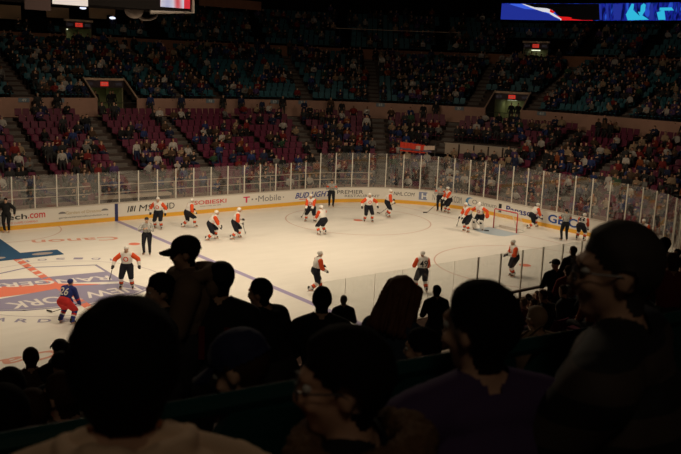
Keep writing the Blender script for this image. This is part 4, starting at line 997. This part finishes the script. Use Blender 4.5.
# ================================================================== FOREGROUND PEOPLE (near middle stand, teal seats)
# floor height of the near stand below a seat at y
def floor_at(y):
    d = -12.95-y
    if d > 13.9: k = int((d-13.9)/.85); return row_teal(k)[1]
    if d > 12.65: return 5.1
    k = max(0, int((d-1.6)/.85)); return row_lower(k)[1]
def make_person(u, v, y, hdg, label, seated=True, s=1.0, top='black', hair=0, skin=0, look=None, extra=None, vox=.012, bulk=1.0, lean=.05, hands=None, topm=None, hairgrow=.012, floor=None, hairmat=None, tilt=0):
    """head centre seen at (u, v) at depth plane y; hdg is the heading of the body"""
    Hc = at_y(u, v, y); zf = floor_at(y) if floor is None else floor; hd = R(hdg)
    Hh = (Hc.z-zf)
    root = empty('person', (0, 0, 0), hd-PI/2, label=label, cat='person')
    lean_ = lean; td = Vector((0, math.sin(lean_), math.cos(lean_))); off = td*(.5*s)+td*.07*s+Vector((0, .03, .105))*s
    hipz = Hh-off.z; hip = Vector((0, 0, hipz))
    if seated: foot = dict(footL=(-.14*s, .5*s, .07), footR=(.14*s, .5*s, .07)); hn = dict(handL=(-.16*s, .4*s, hipz+.12*s), handR=(.16*s, .4*s, hipz+.12*s))
    else:
        foot = dict(footL=(-.12*s, .05, .07), footR=(.12*s, .0, .07)); hn = dict(handL=(-.1, .28*s, hipz+.2*s), handR=(.12, .28*s, hipz+.2*s))
    if hands: hn = hands(hipz, s)
    lk = look or (0, 1, 0)
    if not seated and hipz > .93*s+.08: foot['footL'] = (-.12*s, .05, hipz-.88*s); foot['footR'] = (.12*s, 0, hipz-.88*s)
    pose = dict(s=s, hip=hip, lean=lean_, look=lk, bulk=bulk, fingers=True, detail=True, hup=(tilt, 0, 1), **foot, **hn)
    fg, J = body(pose)
    hl = J['head']; hw = Matrix.Rotation(hd-PI/2, 3, 'Z')@hl; root.location = (Hc.x-hw.x, Hc.y-hw.y, Hc.z-hl.z)
    D = fg.fuse(vox, 4); J['D'] = D
    sk = SKIN[skin]; lipm = mat('lips', (.35, .12, .1), .5)
    mesh_obj('body', sub_mesh(D, 'body', lambda *q: True, 0, lambda tg, t, c: 1 if tg == 'lip' else 0, [sk, lipm]), root)
    tm = topm or CLOTH[top]
    shell(D, 'jacket', {'torso', 'uparmL', 'uparmR', 'forearmL', 'forearmR'}, .016, [tm], root)
    shell(D, 'trousers', {'hips', 'thighL', 'thighR', 'shinL', 'shinR'}, .012, [CLOTH['charcoal']], root)
    for k in 'LR': shell(D, 'shoe', {'shoe'+k}, .01, [CLOTH['black']], root)
    hP, hM = J['hP'], J['hM']; hm = hairmat or HAIR[hair]
    # eyes
    for e in (-1, 1):
        b = MB(); b.ell(hP(e*.032, .078, .008), (.012*s, .012*s, .012*s), hM); eye = b.build('eye', mat('eye_white', (.6, .6, .58), .3), root, sm=True)
    return root, J, D, hm
def hair_cap(root, J, s, hm, grow=.014, cut=-.04, vol=(1, 1, 1), back=0, noise=.0, ext=None, name='hair'):
    """hair grown from the scalp of the body surface, thin at the hairline and full on top"""
    D = J['D']; hM = J['hM']; c0 = J['hP'](0, 0, 0); uu = hM@Vector((0, 0, 1)); ff = hM@Vector((0, 1, 0)); r2 = random.Random(3)
    def lim(f_): return -.10 if f_ < -.035 else (-.10+(f_+.035)/.045*.10 if f_ < .01 else (f_-.01)/.055*.055 if f_ < .065 else .055)
    def above(v):
        q = Vector(v)-c0; f_ = q.dot(ff)/s; return q.dot(uu)/s-lim(f_)-(cut+.05)*.3, q.dot(uu)/s
    used = {}; vs = []; fs = []
    for f, tg, c in zip(D['F'], D['tag'], D['C']):
        if tg not in ('head', 'face', 'ear', 'neck') or above(c)[0] < 0: continue
        if tg == 'neck' and above(c)[1] < -.1: continue
        if tg == 'ear' and (Vector(c)-c0).dot(uu)/s < .02: continue
        g = []
        for i in f:
            if i not in used:
                v = D['V'][i]; ab, h = above(v); k = max(0, min(1, ab/.06)); k = k*k*(3-2*k)
                w = math.sin(v[0]*95+v[2]*40)*math.sin(v[1]*83+v[2]*71)+.6*math.sin(v[0]*210)*math.sin(v[2]*190+v[1]*160)+r2.uniform(-.5, .5)
                used[i] = len(vs); vs.append(tuple(v+D['N'][i]*(.003+grow*k+noise*w*k)))
            g.append(used[i])
        fs.append(tuple(g))
    me = bpy.data.meshes.new(name); me.from_pydata(vs, [], fs); me.materials.append(hm); smooth(me); o = mesh_obj(name, me, root)
    if ext:
        f = Fig(); ext(f, J['hP'], hM); D3 = f.fuse(.01, 2)
        for i in range(len(D3['V'])):
            v = D3['V'][i]; q = Vector(v)-c0; an = math.atan2(q.dot(ff), q.x); D3['V'][i] = v+D3['N'][i]*(.008*math.sin(an*17+v[2]*14)+.006*math.sin(an*31-v[2]*22))
        mesh_obj('long_hair', sub_mesh(D3, 'long_hair', lambda *q: True, 0, None, [hm]), root)
    return o
def cap_hat(root, J, s, m, brim=True, turn=0):
    hP, hM = J['hP'], J['hM']; f = Fig(); f.ell(hP(0, -.012, .05), Vector((.092, .112, .085))*s, 'h', hM); f.ell(hP(0, -.02, .02), Vector((.09, .108, .06))*s, 'h', hM); D = f.fuse(.009, 2); c0 = hP(0, 0, 0); uu = hM@Vector((0, 0, 1)); ff = hM@Vector((0, 1, 0))
    g = mesh_obj('cap', sub_mesh(D, 'cap', lambda tg, t, c: (Vector(c)-c0).dot(uu) > .02*s, 0, None, [m]), root)
    if brim:
        mb = MB(); vs = []; n = 12
        for zz in (.045, .037):
            for j in range(4):
                for i in range(n+1):
                    a = R(-68+136*i/n); rr_ = .094+.0*j; L = .085*j/3*(math.cos(a)**.6 if math.cos(a) > 0 else 0); x = math.sin(a)*.088; y_ = .0+math.cos(a)*.1+L; vs.append(hP(x, y_, zz-.03*j/3*.6-.02*abs(math.sin(a))*j/3))
        N = (n+1)*4; fs = []
        for j in range(3):
            for i in range(n): a = j*(n+1)+i; fs.append((a, a+1, a+n+2, a+n+1)); fs.append((N+a, N+a+n+1, N+a+n+2, N+a+1))
        for i in range(n): a = 3*(n+1)+i; fs.append((a, a+1, N+a+1, N+a))
        mb.add(vs, fs); mb.build('brim', m, g, sm=True)
    return g
def glasses(root, J, s):
    hP = J['hP']; mb = MB()
    for e in (-1, 1):
        mb.tube([hP(e*.034+.026*math.cos(a), .102, .004+.019*math.sin(a)) for a in [2*PI*i/16 for i in range(16)]], .0026*s, 6, closed=True)
        mb.tube([hP(e*.06, .1, .012), hP(e*.078, .07, .012), hP(e*.084, .0, .008), hP(e*.082, -.015, -.006)], .0024*s, 6)
    mb.tube([hP(-.009, .104, .008), hP(.009, .104, .008)], .0024*s, 6); g = mb.build('glasses', mat('glasses_frame', (.06, .05, .05), .3), root)
    mb = MB()
    for e in (-1, 1): mb.add([hP(e*.034+.025*math.cos(a), .101, .004+.018*math.sin(a)) for a in [2*PI*i/16 for i in range(16)]], [tuple(range(16))])
    mb.build('lens', GLASS, g)
def hood(root, J, s, m, fur=False, size=1.0, name='hood', noise=.0):
    n = J['neck']; td = J['td']; X = J['X']; bk = Vector((0, -1, 0)); f = Fig()
    pts = [n+X*math.cos(a)*.145*s*size+Vector((0, math.sin(a)*.13*s*size-.02*s, .015*s+.035*s*max(0, -math.sin(a)))) for a in [R(i*22.5) for i in range(17)]]
    for i in range(16): f.cap(pts[i], pts[i+1], .046*s, .046*s, 'h')
    if not fur: f.ell(n+Vector((0, -.16*s, -.05*s)), Vector((.15, .07, .11))*s, 'h'); f.cap(n+X*.1*s+Vector((0, -.13*s, .03*s)), n-X*.1*s+Vector((0, -.13*s, .03*s)), .045*s, .045*s, 'h')
    D = f.fuse(.009, 2); r2 = random.Random(5)
    if noise:
        for i in range(len(D['V'])): D['V'][i] = D['V'][i]+D['N'][i]*noise*r2.uniform(-1, 1.6)
    return mesh_obj(name, sub_mesh(D, name, lambda *q: True, 0, None, [m]), root)
M_BEIGE = mat('jacket_beige', (.82, .58, .40), .9, noise=.15, nscale=14); M_FUR = mat('fur_brown', (.13, .07, .035), .95, noise=.4, nscale=60)
M_FSTR = stripe_mat('shirt_stripe', (.008, .008, .01), (.05, .035, .03), 2.2, 'Z')
M_JEAN = mat('jacket_denim', (.03, .045, .07), .9); M_HOODB = mat('hoodie_brown', (.2, .135, .09), .95)
view_h = math.degrees(YAW)
# A: beige hood, back of the head
r, J, D, hm = make_person(125, 370, -31.42, 66, 'dark haired person in beige hooded jacket, seen from behind at bottom left', True, .98, 'tan', 0, 0, topm=M_BEIGE, bulk=1.1, look=(.05, 1, 0), lean=.12)
hair_cap(r, J, .98, hm, .03, -.09, (1.05, 1.02, .92), -.035, noise=.0022); 
n_ = J['neck']; f = Fig(); X_ = J['X']
for i in range(16):
    a0, a1 = R(i*22.5), R((i+1)*22.5); q = lambda a: n_+X_*math.cos(a)*.115+Vector((0, math.sin(a)*.10-.01, .03-.02*math.sin(a)))
    f.cap(q(a0), q(a1), .034, .034, 'h')
for x_, y_, z_, rx, ry, rz_ in [(0, -.13, -.045, .15, .06, .10), (-.12, -.09, -.0, .09, .075, .05), (.12, -.09, .0, .09, .075, .05), (0, -.165, -.11, .11, .05, .08), (-.2, -.02, -.03, .09, .09, .05), (.2, -.02, -.03, .09, .09, .05)]:
    f.ell(n_+X_*x_+Vector((0, y_, z_)), (rx, ry, rz_), 'h')
Dh = f.fuse(.009, 3)
for i in range(len(Dh['V'])):
    v = Dh['V'][i]; Dh['V'][i] = v+Dh['N'][i]*(.007*math.sin(v[0]*42+6*math.sin(v[2]*23))*math.sin(v[1]*30+v[2]*55)+.003*math.sin(v[0]*110+v[2]*70))
mesh_obj('hood', sub_mesh(Dh, 'hood', lambda *q: True, 0, None, [M_BEIGE]), r)
# B: glasses and fur collar, profile to the left
r, J, D, hm = make_person(342, 384, -31.42, 125, 'person with glasses and fur trimmed hood, face turned left, bottom centre', True, 1.0, 'black', 0, 0, look=(-.32, 1, -.12), bulk=1.1, lean=.02)
hair_cap(r, J, 1.0, hm, .022, -.055, (1.08, 1.1, .98), 0, noise=.0015); glasses(r, J, 1.0); hood(r, J, 1.0, M_FUR, fur=True, size=1.0, name='fur_hood', noise=.006)
# C: black hair, centre
r, J, D, hm = make_person(479, 329, -31.4, 74, 'black haired person in dark purple jacket, back of head at lower centre', True, 1.0, 'purple', 0, 0, look=(-.45, 1, -.1), bulk=1.15, lean=.06)
hair_cap(r, J, 1.0, hm, .016, -.05, (1.06, 1.0, 1.0), -.01, noise=.001)
# D: big man with glasses on the right
r, J, D, hm = make_person(616, 272, -31.52, 112, 'heavy grey haired man with thin glasses and striped shirt at the right', True, 1.12, 'black', 3, 0, look=(-.38, 1, -.05), bulk=1.3, lean=.04, topm=M_FSTR)
hair_cap(r, J, 1.12, mat('hair_dark_grey', (.04, .033, .03), .7), .014, -.045, (1.03, 1, 1.0), -.01, noise=.0012); glasses(r, J, 1.12)
# M: blue baseball cap beyond the seat backs
r, J, D, hm = make_person(241, 368, -30.6, 112, 'person in blue baseball cap bending beyond the teal seat backs', True, 1.02, 'black', 1, 0, look=(-.15, 1, -.55), bulk=1.0, lean=.3)
hair_cap(r, J, 1.02, hm, .006, -.06); cap_hat(r, J, .98, mat('cap_blue', (.02, .022, .075), .8))
# N: child beyond the rail
r, J, D, hm = make_person(421, 349, -30.0, 100, 'dark haired child beyond the teal seat backs beside the purple jacket', True, .82, 'brown', 0, 0, look=(-.4, 1, -.1), vox=.014)
hair_cap(r, J, .82, hm, .016, -.06)
# E: man in cap, profile left, standing
r, J, D, hm = make_person(185, 253, -28.15, 150, 'tall standing man in dark cap and brown hoodie, profile to the left', False, .88, 'brown', 0, 0, look=(0, 1, -.12), topm=M_HOODB, bulk=1.35, lean=.0)
hair_cap(r, J, .88, hm, .005, -.05); cap_hat(r, J, .88, CLOTH['black']); hood(r, J, .95, M_HOODB, size=1.0)
# F
r, J, D, hm = make_person(160, 291, -28.2, 160, 'dark haired person left of the man in the brown hoodie', False, .88, 'charcoal', 0, 0, look=(-.1, 1, -.1), vox=.014)
hair_cap(r, J, .88, hm, .014, -.05)
# G
r, J, D, hm = make_person(221, 280, -28.3, 50, 'person in dark cap and black jacket behind the brown hoodie man', False, .95, 'black', 0, 0, look=(-.5, 1, 0), vox=.014, bulk=1.1)
hair_cap(r, J, .95, hm, .006, -.06); cap_hat(r, J, .95, CLOTH['black'])
face_text('jacket_lettering', '11', J['chest']+Vector((-.1, -.17, -.12)), Vector((.2, 0, 0)), Vector((0, 0, .22)), CLOTH['red'], r)
# H
r, J, D, hm = make_person(260, 293, -27.4, 115, 'dark haired man in black suit jacket right of the capped person', False, .97, 'black', 0, 0, look=(-.15, 1, -.1), vox=.014, bulk=1.12, lean=.32)
hair_cap(r, J, .97, hm, .01, -.05)
# I
r, J, D, hm = make_person(322, 300, -27.4, 55, 'broad man in black coat, back of head against the ice at centre', False, .98, 'black', 0, 0, vox=.014, bulk=1.05)
hair_cap(r, J, .98, hm, .008, -.05)
# K: long brown hair
r, J, D, hm = make_person(401, 297, -29.0, 12, 'woman with long reddish brown hair and denim jacket beside the glass line', True, 1.0, 'navy', 1, 0, look=(.1, 1, -.45), topm=M_JEAN, vox=.014, lean=.15)
def longhair(f, hP, hM):
    for a, b_ in [(-.07, .03), (-.05, -.04), (0, -.07), (.05, -.04), (.07, .03)]: f.cap(hP(a, b_, .05), hP(a*1.7, b_-.03, -.22), .055, .045, 'x')
hair_cap(r, J, 1.0, mat('hair_auburn', (.11, .04, .018), .7), .022, -.04, (1.1, 1.05, 1.05), 0, noise=.003, ext=longhair)
# small figures by the near glass
for u, v, y, top, hr, st, lb, cp in [(343.5, 300, -19.5, 'black', 3, False, 'balding man in dark suit standing low by the near glass', 0), (436.5, 291, -22, 'black', 0, False, 'dark haired person in black between the long haired woman and purple jacket', 0),
        (555.5, 264.5, -22.3, 'black', 0, False, 'person in dark cap and jacket before the near corner glass', 1), (573, 251, -21.5, 'charcoal', 1, False, 'tallest dark figure against the ice left of the big mans face', 0), (568, 271, -22.9, 'red', 1, False, 'person in red top beside the capped person at the corner glass', 0),
        (60, 350, -24.4, 'black', 0, False, 'person in dark hat beside the left head at the ice edge', 1), (30.5, 358, -24.3, 'brown', 1, False, 'round brown head rising over the crowd at bottom left', 0), (62, 366, -26.6, 'black', 0, False, 'person in black cap left of the beige hood person', 1),
        (671, 262, -27.6, 'red', 1, True, 'person in red at the right edge behind the grey haired man', 0), (664, 245, -26.3, 'black', 0, True, 'dark haired head at the right edge above the red top', 0), (108, 330, -26.2, 'black', 0, True, 'person hidden behind the large dark head at left', 0)]:
    if 'hidden' in lb: continue
    r, J, D, hm = make_person(u, v, y, 60 if u > 300 else 75, lb, st, .95, top, hr, 0 if u < 600 else 1, vox=.02, look=(-.3, 1, 0))
    if cp: cap_hat(r, J, .95, CLOTH['black'])
    elif hr == 3: hair_cap(r, J, .95, HAIR[3], .003, -.03)
    else: hair_cap(r, J, .95, hm, .012, -.06)
# rows of people at bottom left, seated beyond the seat backs
for u, v, y, s_, top, hr, hd_, lb in [(62, 396, -29.05, .95, 'brown', 1, 100, 'brown haired person in brown coat left of the beige hood person'), (10, 388, -27.6, 1.1, 'black', 0, 70, 'person in dark red coat with broad shoulders at left edge'), (32, 412, -29.05, .9, 'brown', 1, 80, 'bent brown figure at bottom left beside the teal seat back'), (2, 418, -29.9, 1.0, 'charcoal', 0, 90, 'brown haired head in the bottom left corner'),
                                      (536, 319, -28.6, .9, 'tan', 2, 70, 'pale haired person holding papers below the near corner crowd')]:
    r, J, D, hm = make_person(u, v, y, hd_, lb, True, s_, top, hr, 0, vox=.014, look=(-.3, 1, -.1), bulk=1.15)
    hair_cap(r, J, s_, hm if 'pale' not in lb else (mat('hair_pale', (.33, .22, .14), .7) if u > 300 else HAIR[1]), .012, -.06)
    if 'papers' in lb: PAP = at_y(529, 334, -29.1)
mb = MB()
pm = mat('paper_cream', (.42, .32, .2), .8)
for i, (dx, rz, nm) in enumerate([(-.02, .5, 'left'), (.12, .2, 'right')]):
    p = at_y(522+i*14, 336-i*5, -29.2); b = MB()
    Mx = Matrix.Rotation(R(50+view_h-90), 3, 'Z')@Matrix.Rotation(R(-50), 3, 'X')@Matrix.Rotation(rz, 3, 'Z'); pts = [Mx@Vector(q) for q in [(-.05, -.065, 0), (.05, -.065, 0), (.05, .065, .0), (-.05, .065, 0), (-.05, -.065, .004), (.05, -.065, .004), (.05, .065, .004), (-.05, .065, .004)]]
    b.add(pts, [(3, 2, 1, 0), (4, 5, 6, 7), (0, 1, 5, 4), (1, 2, 6, 5), (2, 3, 7, 6), (3, 0, 4, 7)]); o = b.build('paper_programme', pm, None, p); props(o, label=f'cream paper programme, {nm} sheet of two held left of the big man', cat='paper')

# teal seats right in front of the camera (row of the seat backs crossing the picture)
def make_front_seat(pos, ang):
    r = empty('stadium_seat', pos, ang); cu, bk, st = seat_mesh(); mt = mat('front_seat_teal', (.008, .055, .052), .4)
    cu.build('seat_cushion', mt, r)
    for i in range(len(bk.v)): x, y, z = bk.v[i]; bk.v[i] = (x*1.13, y, .42+(z-.42)*1.05)
    k = bk.build('backrest', mt, r); st.build('frame', M_SEATMETAL, r)
    b = MB(); b.tube([(-.27, -.125, .895), (.27, -.125, .895)], .028, 8); b.build('top_roll', mt, r)
    return r
def copy_tree(o, par=None):
    c = o.copy(); COL.objects.link(c); c.parent = par
    for ch in [x for x in bpy.data.objects if x.parent == o]: copy_tree(ch, c)
    return c
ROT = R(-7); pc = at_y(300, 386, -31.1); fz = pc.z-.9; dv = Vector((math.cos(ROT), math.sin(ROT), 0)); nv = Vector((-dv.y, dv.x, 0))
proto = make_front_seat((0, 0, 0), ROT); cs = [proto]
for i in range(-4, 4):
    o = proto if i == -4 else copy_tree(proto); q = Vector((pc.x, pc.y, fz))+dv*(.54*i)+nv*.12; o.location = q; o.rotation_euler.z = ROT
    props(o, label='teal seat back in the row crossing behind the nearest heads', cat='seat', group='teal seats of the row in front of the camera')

# ================================================================== LIGHTS
warm = (1.0, .78, .53)
def area(name, loc, tilt_to, size, energy, spread, col=warm):
    L = bpy.data.lights.new(name, 'AREA'); L.shape = 'SQUARE'; L.size = size; L.energy = energy; L.color = col; L.spread = R(spread)
    o = bpy.data.objects.new(name, L); COL.objects.link(o); o.location = loc; o.rotation_euler = (Vector(tilt_to)-Vector(loc)).to_track_quat('-Z', 'Y').to_euler(); return o
for x in (-10, 2, 14, 26):
    area('rink_light', (x, -13, 18.5), (x*.97+.4, 4.5, 0), 2.5, 335, 72)
    area('rink_light', (x, 13, 18.5), (x*.97+.4, -1.5, 0), 2.5, 250, 78)
area('rink_light', (-12, 0, 18.5), (26, 0, 0), 2.5, 310, 60)
area('house_fill', (8, 0, 21.5), (8, 0, 0), 6, 2000, 175)  # added wide fill under the ceiling, lifts the dark upper stands
area('house_fill', (-14, -37, 17), (-9, -30, 8), 2, 17, 120)  # added fill standing in for hall light on the nearest people
w = bpy.data.worlds.new('world'); sc.world = w; w.use_nodes = True; w.node_tree.nodes['Background'].inputs[0].default_value = (.0, .0, .0, 1); w.node_tree.nodes['Background'].inputs[1].default_value = 0
sc.cycles.max_bounces = 6; sc.cycles.transparent_max_bounces = 24; sc.cycles.use_denoising = True; sc.cycles.sample_clamp_indirect = 3
